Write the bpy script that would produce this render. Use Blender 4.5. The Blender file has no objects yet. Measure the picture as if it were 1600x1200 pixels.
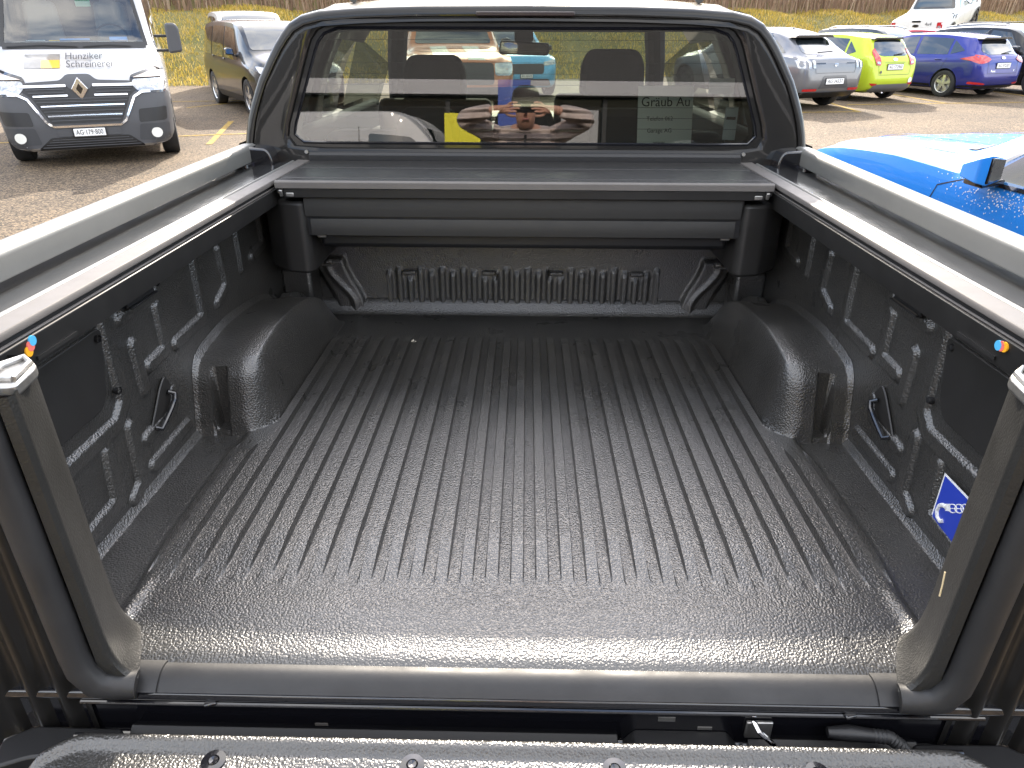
import bpy, bmesh, math, random
from mathutils import Vector, Matrix, Euler
from mathutils.bvhtree import BVHTree
random.seed(7)
R = math.radians
SC = bpy.context.scene
COL = SC.collection

# ------------------------------------------------------------------ camera, sky, sun, exposure
SUN_EL, SUN_AZ = 30.7, 1.0            # degrees; azimuth measured from +Y towards +X
CAM = Vector((.008, -.79, .862))
cd = bpy.data.cameras.new('camera'); cam = bpy.data.objects.new('camera', cd); COL.objects.link(cam)
cam.location = CAM
_p, _y, _r = R(26.0), R(1.05), R(.2)
_F = Vector((-math.sin(_y)*math.cos(_p), math.cos(_y)*math.cos(_p), -math.sin(_p)))
_Rv = Vector((math.cos(_y), math.sin(_y), 0)); _U = _Rv.cross(_F)
_R2 = _Rv*math.cos(_r) + _U*math.sin(_r); _U2 = _R2.cross(_F)
cam.rotation_euler = Matrix((_R2, _U2, -_F)).transposed().to_euler()
cd.sensor_fit = 'HORIZONTAL'; cd.sensor_width = 36; cd.lens = 36*1109/1600
cd.clip_start = .01; cd.clip_end = 2000
SC.camera = cam

w = bpy.data.worlds.new('World'); SC.world = w; w.use_nodes = True
nt = w.node_tree; N = nt.nodes; L = nt.links
for n in list(N): N.remove(n)
wo = N.new('ShaderNodeOutputWorld'); bg = N.new('ShaderNodeBackground'); bg.inputs[1].default_value = .15
sky = N.new('ShaderNodeTexSky'); sky.sky_type = 'NISHITA'; sky.sun_disc = False
sky.sun_elevation = R(SUN_EL); sky.sun_rotation = R(SUN_AZ); sky.air_density = 1.0; sky.dust_density = 1.6; sky.ozone_density = 1.0
tc = N.new('ShaderNodeTexCoord'); mp = N.new('ShaderNodeMapping'); mp.inputs['Scale'].default_value = (1.0, 1.0, 2.6)
nz = N.new('ShaderNodeTexNoise'); nz.inputs['Scale'].default_value = 2.6; nz.inputs['Detail'].default_value = 9; nz.inputs['Roughness'].default_value = .58
cr = N.new('ShaderNodeValToRGB'); cr.color_ramp.elements[0].position = .38; cr.color_ramp.elements[1].position = .60
mxw = N.new('ShaderNodeMixRGB'); mxw.inputs[2].default_value = (9.0, 9.1, 9.4, 1)
L.new(tc.outputs['Generated'], mp.inputs[0]); L.new(mp.outputs[0], nz.inputs[0]); L.new(nz.outputs[0], cr.inputs[0])
lt = N.new('ShaderNodeMixRGB'); lt.blend_type = 'LIGHTEN'; lt.inputs[0].default_value = 1; lt.inputs[2].default_value = (5.9, 5.7, 5.45, 1)   # clouds: never darker than the sky behind them
L.new(sky.outputs[0], lt.inputs[1]); L.new(lt.outputs[0], mxw.inputs[2])
L.new(cr.outputs[0], mxw.inputs[0]); L.new(sky.outputs[0], mxw.inputs[1]); L.new(mxw.outputs[0], bg.inputs[0]); L.new(bg.outputs[0], wo.inputs[0])

sl = bpy.data.lights.new('sun', 'SUN'); so = bpy.data.objects.new('sun', sl); COL.objects.link(so)
sl.energy = 2.2; sl.angle = R(.53); sl.color = (1, .90, .76)
_sd = Vector((math.sin(R(SUN_AZ))*math.cos(R(SUN_EL)), math.cos(R(SUN_AZ))*math.cos(R(SUN_EL)), math.sin(R(SUN_EL))))
so.rotation_euler = _sd.to_track_quat('Z', 'Y').to_euler(); so.location = (0, 30, 30)
vs = SC.view_settings; vs.view_transform = 'Standard'; vs.look = 'None'; vs.gamma = 1; vs.use_curve_mapping = False
vs.exposure = 2.2

# ------------------------------------------------------------------ materials
MATS = {}
def mat(name, col=(.5, .5, .5), rough=.5, metal=0, coat=0, var=.0, vscale=8, bump=0, bscale=200, bkind='noise', bdist=.002, spec=.5, emit=None, col2=None, crough=.03, vlo=.35, vhi=.65, rvar=0):
    if name in MATS: return MATS[name]
    m = bpy.data.materials.new(name); m.use_nodes = True; MATS[name] = m
    t = m.node_tree; b = t.nodes['Principled BSDF']
    b.inputs['Base Color'].default_value = (*col, 1); b.inputs['Roughness'].default_value = rough; b.inputs['Metallic'].default_value = metal
    b.inputs['Coat Weight'].default_value = coat; b.inputs['Coat Roughness'].default_value = crough; b.inputs['Specular IOR Level'].default_value = spec
    co = t.nodes.new('ShaderNodeTexCoord')
    if var or col2:
        n = t.nodes.new('ShaderNodeTexNoise'); n.inputs['Scale'].default_value = vscale; n.inputs['Detail'].default_value = 6; n.inputs['Roughness'].default_value = .65
        t.links.new(co.outputs['Object'], n.inputs[0])
        rp = t.nodes.new('ShaderNodeValToRGB'); rp.color_ramp.elements[0].position = vlo; rp.color_ramp.elements[1].position = vhi
        c2 = col2 or tuple(min(1, c*(1+var)) for c in col); c1 = col if col2 else tuple(c*(1-var) for c in col)
        rp.color_ramp.elements[0].color = (*c1, 1); rp.color_ramp.elements[1].color = (*c2, 1)
        t.links.new(n.outputs[0], rp.inputs[0]); t.links.new(rp.outputs[0], b.inputs['Base Color'])
    if rvar:
        n = t.nodes.new('ShaderNodeTexNoise'); n.inputs['Scale'].default_value = vscale*1.7; n.inputs['Detail'].default_value = 5
        t.links.new(co.outputs['Object'], n.inputs[0])
        mr = t.nodes.new('ShaderNodeMapRange'); mr.inputs[1].default_value = .3; mr.inputs[2].default_value = .7
        mr.inputs[3].default_value = max(0, rough-rvar); mr.inputs[4].default_value = min(1, rough+rvar)
        t.links.new(n.outputs[0], mr.inputs[0]); t.links.new(mr.outputs[0], b.inputs['Roughness'])
    if bump:
        if bkind == 'voronoi':
            n1 = t.nodes.new('ShaderNodeTexNoise'); n1.inputs['Scale'].default_value = bscale*.7; n1.inputs['Detail'].default_value = 2
            t.links.new(co.outputs['Object'], n1.inputs[0])
            mx = t.nodes.new('ShaderNodeVectorMath'); mx.operation = 'MULTIPLY_ADD'; s = 1.1/bscale
            mx.inputs[1].default_value = (s, s, s)
            t.links.new(n1.outputs['Color'], mx.inputs[0]); t.links.new(co.outputs['Object'], mx.inputs[2])
            n = t.nodes.new('ShaderNodeTexVoronoi'); n.feature = 'F1'; n.inputs['Scale'].default_value = bscale
            t.links.new(mx.outputs[0], n.inputs['Vector']); out = n.outputs['Distance']
        else:
            n = t.nodes.new('ShaderNodeTexNoise'); n.inputs['Scale'].default_value = bscale; n.inputs['Detail'].default_value = 4
            t.links.new(co.outputs['Object'], n.inputs[0]); out = n.outputs[0]
        bp = t.nodes.new('ShaderNodeBump'); bp.inputs['Strength'].default_value = bump; bp.inputs['Distance'].default_value = bdist
        if bkind == 'voronoi': bp.invert = True
        t.links.new(out, bp.inputs['Height']); t.links.new(bp.outputs[0], b.inputs['Normal']); t.links.new(bp.outputs[0], b.inputs['Coat Normal'])
    if emit:
        b.inputs['Emission Color'].default_value = (*emit[:3], 1); b.inputs['Emission Strength'].default_value = emit[3]
    return m
def glass(name, tint=(.5, .55, .55), ior=1.5, rough=.0, add=.0):
    if name in MATS: return MATS[name]
    m = bpy.data.materials.new(name); m.use_nodes = True; MATS[name] = m
    t = m.node_tree; t.nodes.remove(t.nodes['Principled BSDF']); o = t.nodes['Material Output']
    tr = t.nodes.new('ShaderNodeBsdfTransparent'); tr.inputs[0].default_value = (*tint, 1)
    g = t.nodes.new('ShaderNodeBsdfGlossy'); g.inputs['Roughness'].default_value = rough
    fr = t.nodes.new('ShaderNodeFresnel'); fr.inputs[0].default_value = ior
    ge = t.nodes.new('ShaderNodeNewGeometry'); mi = t.nodes.new('ShaderNodeMapRange'); mi.inputs[3].default_value = ior; mi.inputs[4].default_value = 1/ior
    t.links.new(ge.outputs['Backfacing'], mi.inputs[0]); t.links.new(mi.outputs[0], fr.inputs[0])
    ad = t.nodes.new('ShaderNodeMath'); ad.operation = 'ADD'; ad.inputs[1].default_value = add; ad.use_clamp = True
    mx = t.nodes.new('ShaderNodeMixShader')
    t.links.new(fr.outputs[0], ad.inputs[0]); t.links.new(ad.outputs[0], mx.inputs[0]); t.links.new(tr.outputs[0], mx.inputs[1]); t.links.new(g.outputs[0], mx.inputs[2]); t.links.new(mx.outputs[0], o.inputs[0])
    return m
def paint(name, col, metal=.35, rough=.38, coat=.8): return mat('paint_'+name, col, rough, metal, coat=coat, var=.04, vscale=3, spec=.15)

M_LINER = mat('liner_plastic', (.028, .0265, .024), .31, bump=.5, bscale=250, bkind='voronoi', bdist=.0022, var=.25, vscale=5, spec=.8, rvar=.06, coat=.8, crough=.30)
M_LINERS = mat('liner_smooth', (.020, .019, .018), .42, bump=.25, bscale=420, bdist=.0006, rvar=.06)
M_POST = mat('liner_post', (.017, .0165, .015), .42, bump=.22, bscale=250, bkind='voronoi', bdist=.002, rvar=.06)
M_RUB = mat('rubber', (.018, .018, .019), .5, bump=.1, bscale=90, var=.2, rvar=.1)
M_BLKP = mat('black_plastic', (.012, .012, .013), .45, bump=.15, bscale=300, bdist=.0006)
M_BLKG = mat('black_gloss', (.006, .006, .008), .15, coat=1)
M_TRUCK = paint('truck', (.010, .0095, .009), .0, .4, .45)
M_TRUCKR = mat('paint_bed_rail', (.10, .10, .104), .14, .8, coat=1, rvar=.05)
M_ALU = mat('anodised_aluminium', (.125, .115, .107), .6, .25, bump=.12, bscale=500, bdist=.0005, var=.06, vscale=14, rvar=.05)
M_ALUD = mat('dark_anodised', (.034, .033, .032), .45, .5, var=.08, rvar=.06)
M_ALUM = mat('matte_grey_panel', (.036, .035, .033), .6, .3, bump=.1, bscale=400, rvar=.06)
M_SILV = mat('silver_rail', (.17, .17, .16), .5, .3, bump=.05, bscale=300, var=.04, rvar=.05)
M_CHR = mat('chrome', (.75, .75, .77), .08, 1)
M_STEEL = mat('zinc_steel', (.45, .44, .42), .35, .9, var=.2, vscale=40)
M_TYRE = mat('tyre', (.018, .018, .019), .75, bump=.4, bscale=60, var=.2)
M_RIM = mat('alloy', (.55, .55, .56), .28, .85)
M_RIMD = mat('alloy_dark', (.05, .05, .055), .3, .8)
M_DGL = mat('car_glass', (.012, .016, .018), .03, 0, coat=1, spec=.8)
M_WELL = mat('wheel_well', (.01, .01, .01), .9)
M_RED = mat('tail_red', (.45, .012, .015), .12, coat=1)
M_CLEAR = mat('lamp_clear', (.42, .43, .44), .12, .4, coat=1, var=.3, vscale=40)
M_WHITE = mat('white_print', (.8, .8, .8), .5)
M_BLACKT = mat('black_print', (.01, .01, .01), .5)
M_CABIN = mat('cabin_trim', (.018, .018, .02), .8, bump=.1, bscale=150)
M_SEAT = mat('seat_fabric', (.03, .029, .03), .85, bump=.3, bscale=260)
M_YEL = mat('yellow_print', (.8, .58, .02), .45)

# ------------------------------------------------------------------ mesh helpers
def obj(name, me, m=None, parent=None, smooth=True, ang=35):
    o = bpy.data.objects.new(name, me); COL.objects.link(o)
    if m: 
        if isinstance(m, (list, tuple)):
            for k in m: me.materials.append(k)
        else: me.materials.append(m)
    if smooth and len(me.polygons):
        me.polygons.foreach_set('use_smooth', [True]*len(me.polygons)); me.set_sharp_from_angle(angle=R(ang))
    if parent: o.parent = parent
    return o
class MB:
    def __init__(s): s.v = []; s.f = []
    def add(s, v, f):
        k = len(s.v); s.v += [tuple(p) for p in v]; s.f += [tuple(i+k for i in q) for q in f]; return s
    def box(s, c, d, rz=0, rx=0, ry=0):
        x, y, z = [k/2 for k in d]; M = Euler((rx, ry, rz)).to_matrix(); c = Vector(c)
        P = [c + M @ Vector(p) for p in ((-x,-y,-z),(x,-y,-z),(x,y,-z),(-x,y,-z),(-x,-y,z),(x,-y,z),(x,y,z),(-x,y,z))]
        return s.add(P, [(0,3,2,1),(4,5,6,7),(0,1,5,4),(1,2,6,5),(2,3,7,6),(3,0,4,7)])
    def prism(s, poly, axis, a, b):
        """poly in the plane of the other two axes (x,z for y; y,z for x; x,y for z)"""
        def P(u, v, t): return {'x': (t, u, v), 'y': (u, t, v), 'z': (u, v, t)}[axis]
        n = len(poly)
        v = [P(u, q, a) for u, q in poly] + [P(u, q, b) for u, q in poly]
        return s.add(v, [tuple(range(n-1, -1, -1)), tuple(range(n, 2*n))] + [(i, (i+1) % n, n+(i+1) % n, n+i) for i in range(n)])
    def tube(s, path, r, n=10, cap=True):
        path = [Vector(p) for p in path]; k0 = len(s.v); up = None; rs = r if isinstance(r, (list, tuple)) else [r]*len(path)
        for i, p in enumerate(path):
            t = (path[min(i+1, len(path)-1)] - path[max(i-1, 0)]).normalized()
            if up is None: up = t.orthogonal().normalized()
            a = (up - t*up.dot(t)).normalized(); b = t.cross(a); up = a
            for j in range(n):
                q = 2*math.pi*j/n; s.v.append(tuple(p + (a*math.cos(q)+b*math.sin(q))*rs[i]))
        for i in range(len(path)-1):
            for j in range(n):
                s.f.append((k0+i*n+j, k0+i*n+(j+1) % n, k0+(i+1)*n+(j+1) % n, k0+(i+1)*n+j))
        if cap: s.f.append(tuple(k0+j for j in range(n-1, -1, -1))); s.f.append(tuple(k0+(len(path)-1)*n+j for j in range(n)))
        return s
    def cyl(s, a, b, r, n=20): return s.tube([a, b], r, n)
    def lathe(s, prof, axis='x', n=32, c=(0, 0, 0)):
        """prof: (radius, along axis)"""
        k0 = len(s.v)
        for r, t in prof:
            for j in range(n):
                q = 2*math.pi*j/n; u, v = r*math.cos(q), r*math.sin(q)
                p = {'x': (t, u, v), 'y': (u, t, v), 'z': (u, v, t)}[axis]; s.v.append((p[0]+c[0], p[1]+c[1], p[2]+c[2]))
        for i in range(len(prof)-1):
            for j in range(n): s.f.append((k0+i*n+j, k0+i*n+(j+1) % n, k0+(i+1)*n+(j+1) % n, k0+(i+1)*n+j))
        return s
    def grid(s, us, vs_, fn):
        k0 = len(s.v); n = len(vs_)
        for u in us:
            for q in vs_: s.v.append(tuple(fn(u, q)))
        for i in range(len(us)-1):
            for j in range(n-1): s.f.append((k0+i*n+j, k0+(i+1)*n+j, k0+(i+1)*n+j+1, k0+i*n+j+1))
        return s
    def build(s, name, m, parent=None, smooth=True, ang=35, bevel=0, fix=True, sub=0, seg=2):
        me = bpy.data.meshes.new(name); me.from_pydata(s.v, [], s.f)
        if fix:
            b = bmesh.new(); b.from_mesh(me); bmesh.ops.recalc_face_normals(b, faces=b.faces); b.to_mesh(me); b.free()
        o = obj(name, me, m, parent, smooth, ang)
        if bevel:
            q = o.modifiers.new('bevel', 'BEVEL'); q.width = bevel; q.segments = seg; q.limit_method = 'ANGLE'; q.angle_limit = R(40); q.harden_normals = False
        if sub:
            q = o.modifiers.new('sub', 'SUBSURF'); q.levels = sub; q.render_levels = sub
        return o
def empty(name, loc=(0, 0, 0), label=None, cat=None, group=None, rot=None):
    o = bpy.data.objects.new(name, None); COL.objects.link(o); o.location = loc; o.empty_display_size = .2
    if rot: o.rotation_euler = rot
    return tag(o, label, cat, group)
def tag(o, label=None, cat=None, group=None, kind=None):
    if label: o['label'] = label
    if cat: o['category'] = cat
    if group: o['group'] = group
    if kind: o['kind'] = kind
    return o
def lerp(a, b, t): return a+(b-a)*t
def ss(a, b, x):
    if a == b: return float(x > a)
    t = max(0, min(1, (x-a)/(b-a))); return t*t*(3-2*t)
def interp(pts, x):
    """monotone cubic through (x, y) pairs"""
    pts = sorted(pts)
    if x <= pts[0][0]: return pts[0][1]
    if x >= pts[-1][0]: return pts[-1][1]
    n = len(pts); d = [(pts[i+1][1]-pts[i][1])/(pts[i+1][0]-pts[i][0]) for i in range(n-1)]
    def m(i):
        if i == 0: return d[0]
        if i == n-1: return d[-1]
        if d[i-1]*d[i] <= 0: return 0
        return 2*d[i-1]*d[i]/(d[i-1]+d[i])
    for i in range(n-1):
        if x <= pts[i+1][0]:
            h = pts[i+1][0]-pts[i][0]; t = (x-pts[i][0])/h; a, b = m(i), m(i+1)
            return pts[i][1]*(2*t**3-3*t*t+1) + h*a*(t**3-2*t*t+t) + pts[i+1][1]*(-2*t**3+3*t*t) + h*b*(t**3-t*t)
def rng(a, b, n): return [a+(b-a)*i/(n-1) for i in range(n)]
def rounded(poly, r, n=5):
    out = []; k = len(poly)
    for i in range(k):
        p0, p1, p2 = Vector(poly[i-1]), Vector(poly[i]), Vector(poly[(i+1) % k])
        a, b = (p0-p1), (p2-p1); rr = min(r, a.length*.45, b.length*.45); A, B = p1+a.normalized()*rr, p1+b.normalized()*rr
        for j in range(n):
            t = j/(n-1); out.append(tuple(A*(1-t)**2 + p1*2*t*(1-t) + B*t*t))
    return out
def mirx(poly): return [(-u, v) for u, v in poly][::-1]
def segd(p, a, b):
    px, py = p[0]-a[0], p[1]-a[1]; bx, by = b[0]-a[0], b[1]-a[1]; l = bx*bx+by*by
    t = max(0, min(1, (px*bx+py*by)/l)) if l else 0
    return math.hypot(px-bx*t, py-by*t)
_tc = {}
def text2d(s, size=1.0):
    """filled lettering as 2D verts (centred) and faces"""
    if (s, size) in _tc: return _tc[(s, size)]
    cu = bpy.data.curves.new('lettering', 'FONT'); cu.body = s; cu.size = size; cu.align_x = 'CENTER'; cu.align_y = 'CENTER'; cu.resolution_u = 3
    o = bpy.data.objects.new('lettering', cu); COL.objects.link(o); dg = bpy.context.evaluated_depsgraph_get(); dg.update()
    me = o.evaluated_get(dg).to_mesh(); v = [(q.co.x, q.co.y) for q in me.vertices]; f = [tuple(p.vertices) for p in me.polygons]
    o.evaluated_get(dg).to_mesh_clear(); bpy.data.objects.remove(o); bpy.data.curves.remove(cu)
    _tc[(s, size)] = (v, f); return v, f

# ------------------------------------------------------------------ setting
SLOPE = .021
def gz(x, y): return -.86 + SLOPE*y
def bank_y(x): return 24.3 + .27*x + .13*max(0, x-5) + .4*math.sin(x*.23)
M_ASPH = mat('asphalt', (.10, .092, .082), .85, bump=.55, bscale=75, bdist=.012, spec=.25)
def _asph():
    t = M_ASPH.node_tree; b = t.nodes['Principled BSDF']; co = t.nodes.new('ShaderNodeTexCoord')
    v = t.nodes.new('ShaderNodeTexVoronoi'); v.inputs['Scale'].default_value = 62
    n = t.nodes.new('ShaderNodeTexNoise'); n.inputs['Scale'].default_value = .55; n.inputs['Detail'].default_value = 7; n.inputs['Roughness'].default_value = .6
    t.links.new(co.outputs['Object'], v.inputs[0]); t.links.new(co.outputs['Object'], n.inputs[0])
    r1 = t.nodes.new('ShaderNodeValToRGB'); e = r1.color_ramp.elements
    e[0].position = .1; e[0].color = (.036, .031, .026, 1); e[1].position = .9; e[1].color = (.245, .185, .122, 1)
    k = e.new(.5); k.color = (.112, .084, .056, 1)
    r2 = t.nodes.new('ShaderNodeValToRGB'); r2.color_ramp.elements[0].color = (.72, .72, .74, 1); r2.color_ramp.elements[1].color = (1.12, 1.08, 1.02, 1)
    r2.color_ramp.elements[0].position = .35; r2.color_ramp.elements[1].position = .65
    sp = t.nodes.new('ShaderNodeSeparateColor'); mx = t.nodes.new('ShaderNodeMixRGB'); mx.blend_type = 'MULTIPLY'; mx.inputs[0].default_value = 1
    t.links.new(v.outputs['Color'], sp.inputs[0]); t.links.new(sp.outputs[0], r1.inputs[0]); t.links.new(n.outputs[0], r2.inputs[0])
    t.links.new(r1.outputs[0], mx.inputs[1]); t.links.new(r2.outputs[0], mx.inputs[2]); t.links.new(mx.outputs[0], b.inputs['Base Color'])
_asph()
lot = MB().grid(rng(-160, 160, 9), rng(-160, 160, 9), lambda x, y: (x, y, gz(x, y))).build('parking_lot', M_ASPH); tag(lot, kind='structure')
M_LINE = mat('yellow_road_paint', (.34, .22, .035), .8, col2=(.16, .12, .06), vscale=14, vlo=.42, vhi=.66, spec=.2)
def line(a, b, wd=.1):
    a, b = Vector(a), Vector(b); d = (b-a).normalized(); n = Vector((-d.y, d.x))*wd/2
    P = [(*(p), gz(*p)+.005) for p in (a-n, b-n, b+n, a+n)]
    MB().add(P, [(0, 1, 2, 3)]).build('parking_line', M_LINE, lot)
for a, b in (((-9.2, 10.3), (-4.4, 11.9)), ((-4.9, 10.6), (-5.6, 13.4)), ((-7.4, 15.6), (-6.0, 18.0)), ((-9.5, 16.6), (-4.6, 17.6)),
             ((4.6, 15.2), (7.1, 15.5)), ((7.1, 15.5), (7.2, 20)), ((7.4, 16.9), (10.2, 17.4)), ((10.2, 17.4), (14.0, 18.0)), ((9.9, 17.3), (9.5, 21)), ((13, 17.8), (12.8, 22)),
             ((-1.5, -.35), (-1.5, 4.2)), ((1.55, -.6), (1.55, 4.2)), ((-1.5, -.75), (1.55, -.75))): line(a, b)
# far bank: short slope with dry grass, brown thicket and hillside above it
def bz(x, y):
    d = y - bank_y(x); g = gz(x, y)
    return g - .02 + 2.0*ss(-.4, 5.6, d) + .10*math.sin(x*1.3+y)*ss(0, 2, d) + max(0, d-6)*.28
M_BANK = mat('dry_grass_soil', (.19, .15, .045), .95, col2=(.10, .10, .03), vscale=1.3, bump=.6, bscale=9, bdist=.08)
bank = MB().grid(rng(-70, 80, 100), [-.6, 0, .6, 1.2, 1.8, 2.4, 3, 3.6, 4.5, 5.2, 6, 9, 14, 22, 35, 60], lambda x, d: (x, bank_y(x)+d, bz(x, bank_y(x)+d)-(.25 if d < -.3 else 0))).build('grass_bank', M_BANK, ang=80); tag(bank, kind='structure')
def blades(name, n, xr, dr, hgt, wd, lean, m, label, cat, slots):
    mb = MB(); ids = []
    for i in range(n):
        x = random.uniform(*xr); d = random.uniform(*dr); y = bank_y(x)+d; z = bz(x, y)-.03
        h = random.uniform(*hgt); a = random.uniform(0, 6.28); q = random.uniform(-.9, .9); ww = random.uniform(*wd)
        sx, sy = math.cos(q)*ww, math.sin(q)*ww; lx, ly = math.cos(a)*h*lean*random.random(), (math.sin(a)*.6-.5)*h*lean*random.random()
        k = len(mb.v)
        mb.v += [(x-sx, y-sy, z), (x+sx, y+sy, z), (x+lx*.45+sx*.7, y+ly*.45+sy*.7, z+h*.62), (x+lx*.45-sx*.7, y+ly*.45-sy*.7, z+h*.62), (x+lx*1.2, y+ly*1.2, z+h*(1-.35*lean))]
        mb.f += [(k, k+1, k+2, k+3), (k+3, k+2, k+4)]; c = random.choice(slots); ids += [c, c]
    me = bpy.data.meshes.new(name); me.from_pydata(mb.v, [], mb.f); o = obj(name, me, m, None, False)
    me.polygons.foreach_set('material_index', ids); return tag(o, label, cat, None, 'stuff')
def leafy(name, c, tr=.45):
    m = mat(name, c, .8); t = m.node_tree; b = t.nodes['Principled BSDF']; q = t.nodes.new('ShaderNodeBsdfTranslucent'); q.inputs[0].default_value = (*c, 1)
    x = t.nodes.new('ShaderNodeMixShader'); x.inputs[0].default_value = tr
    t.links.new(b.outputs[0], x.inputs[1]); t.links.new(q.outputs[0], x.inputs[2]); t.links.new(x.outputs[0], t.nodes['Material Output'].inputs[0]); return m
MG = [leafy('grass_a', (.58, .41, .09), .55), leafy('grass_b', (.46, .35, .07), .55), leafy('grass_c', (.66, .50, .19), .55), leafy('grass_d', (.32, .27, .06), .5)]
blades('bank_grass', 74000, (-26, 34), (-.25, 6.2), (.08, .24), (.007, .016), .9, MG, 'dry yellow green grass covering the bank behind the parking lot', 'grass', [0, 0, 1, 1, 2, 3])
MT = [leafy('reed_a', (.30, .20, .13), .35), leafy('reed_b', (.20, .13, .09), .35), leafy('reed_c', (.40, .30, .21), .35)]
blades('brown_thicket', 42000, (-34, 44), (5.6, 15), (1.0, 2.6), (.008, .022), .45, MT, 'leafless brown reeds and brush along the top of the bank', 'brush', [0, 0, 1, 2])
# showroom and banners behind the photographer (they show in the cab's rear window)
sh = empty('showroom', (0, -10.5, gz(0, -10.5)), 'low dark showroom with glass front and grey fascia, mirrored in the cab window', 'building', rot=(0, 0, R(-3)))
M_CAN = mat('canopy_metal', (.16, .16, .17), .6, var=.1); M_CLAD = mat('dark_cladding', (.035, .035, .037), .7, var=.15); M_FASC = mat('grey_fascia', (.33, .33, .35), .45, .3)
MB().box((0, -4.0, 3.9), (46, 8, 1.5)).build('upper_wall', M_CLAD, sh, bevel=.02)
MB().box((0, -4.0, 1.5), (45.6, 7.8, 3.0)).build('wall', M_CLAD, sh)
MB().box((0, .12, 3.02), (46, .3, .26)).build('fascia', M_FASC, sh, bevel=.01)
for i in range(15):
    x = -21+3*i
    MB().box((x, -.05, 1.47), (2.9, .04, 2.75)).build('pane', mat('showroom_glass', (.015, .018, .02), .02, 0, coat=1, spec=.9), sh, False)
    MB().box((x-1.5, 0, 1.47), (.09, .12, 2.8)).build('mullion', M_BLKP, sh, bevel=.006)
def banner(name, x, y, wd, ht, m, label, z0=.35):
    e = empty(name, (x, y, gz(x, y)), label, 'sign')
    MB().box((0, 0, z0+ht/2), (wd, .04, ht)).build('panel', m, e, bevel=.006)
    for s in (-1, 1): MB().cyl((s*wd*.4, -.05, 0), (s*wd*.4, -.05, z0+ht*.9), .025).build('post', M_STEEL, e)
    MB().box((0, -.05, .03), (wd*1.1, .5, .06)).build('base', M_CAN, e, bevel=.008)
banner('yellow_sign', -.78, -5.2, .44, 1.75, mat('banner_yellow', (.72, .66, .02), .5), 'plain yellow panel sign mirrored in the window left of the photographer')
banner('blue_sign', -.15, -5.35, .40, 2.15, mat('banner_blue', (.03, .07, .33), .5), 'plain blue panel sign mirrored in the window behind the photographer')
banner('grey_sign', .66, -5.3, .46, 1.8, mat('banner_grey', (.30, .30, .30), .5), 'pale grey panel sign mirrored in the window right of the photographer')

# ------------------------------------------------------------------ the pickup: bed
truck = empty('pickup_truck', (0, 0, 0), 'dark grey pickup with open tailgate, black ribbed bed liner and roll cover', 'pickup')
def T(name, mb, m, parent=truck, **k): return mb.build(name, m, parent, **k)
PITCH = .0448
def rib(x, y):
    k = round(x/PITCH)
    if abs(k) > 15: return 0
    y1 = .665 if abs(k) > 13 else 1.33
    e0 = .172 + .0*abs(k) + .010*((k*7) % 3)/2
    t = abs(x-k*PITCH)/PITCH
    prof = max(0, min(1, (.285-t)/.06))
    return .015*prof*ss(e0-.02, e0+.13, y)*(1-ss(y1-.10, y1, y))
ARCH = [(.695, 0), (.712, .055), (.733, .135), (.765, .168), (.84, .182), (.95, .19), (1.05, .185), (1.18, .17), (1.32, .125), (1.40, .06), (1.445, .0)]
def arch(x, y):
    a = abs(x)
    if a < .585: return 0
    sl = .055*(1-ss(.013, .019, abs(a-.722)))*(1-ss(.145, .155, interp(ARCH, y)))
    H = interp(ARCH, y-sl-.06*max(0, (.675-a)/.07)**2*(y < 1.0)) if .69 < y < 1.46 else 0
    if H <= 0: return 0
    rise = ss(.595, .640, a - .02*(1-min(1, H/.17))*0)
    return H*(rise**.75)*(1-.05*ss(.66, .78, a))
def floor_z(x, y):
    a = abs(x); z = rib(x, y) + arch(x, y)
    if y < .11: z -= .0065*(1-y/.11)
    if y < .02: z -= .004*(1-y/.02)**2
    out = ss(.655, .675, a)*ss(.06, .10, y) if y < .70 else 0
    z -= .012*out
    if y < .24: z += .007*math.exp(-((a-.648)/.012)**2)*ss(.24, .10, y)
    z += (.016*(1-ss(.0, .016, .785-a))**2)          # fillet up to the side walls
    z += .05*(1-ss(.0, .05, 1.545-y))**2
    return z
xs = sorted(x for k in range(-18, 19) for x in [(k+o)*PITCH for o in (-.5, -.38, -.285, -.262, -.225, -.187, -.16, -.08, 0, .08, .16, .187, .225, .262, .285, .38)] if abs(x) < .783); xs = [-.785]+xs+[.785]
ys = rng(0, .02, 4) + rng(.03, .66, 80) + rng(.668, .80, 36) + rng(.81, 1.40, 68) + rng(1.408, 1.545, 20)
liner = T('bed_liner', MB().grid(xs, ys, lambda x, y: (x, y, floor_z(x, y))), M_LINER, fix=False, ang=24)
# side walls: embossed L-shaped channels
STR = [([(.445, .40), (.443, .215), (.405, .182), (.10, .180)], .020), ([(.655, .45), (.652, .368), (.50, .365)], .016), ([(.845, .385), (.84, .24), (.685, .234)], .018),
       ([(.99, .37), (1.0, .27), (.93, .245)], .015), ([(.64, .34), (.636, .240), (.56, .236)], .018), ([(.522, .30), (.522, .20)], .018), ([(.622, .15), (.604, .107), (.485, .102)], .016),
       ([(.441, .155), (.432, .03), (.395, .014)], .018), ([(.355, .150), (.342, .043), (.22, .036)], .020), ([(.66, .040), (.486, .036)], .018), ([(1.12, .40), (1.12, .28)], .016), ([(1.30, .42), (1.30, .30), (1.2, .29)], .016)]
def wall_d(y, z):
    h = 0
    for pl, wd in STR:
        d = min(segd((y, z), pl[i], pl[i+1]) for i in range(len(pl)-1))
        if d < wd*1.6: h = max(h, 1-ss(wd*.66, wd*.95, d))
    return h*.009
wy = rng(.055, .70, 190) + rng(.706, 1.545, 140); wz = rng(.0, .475, 120)
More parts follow.
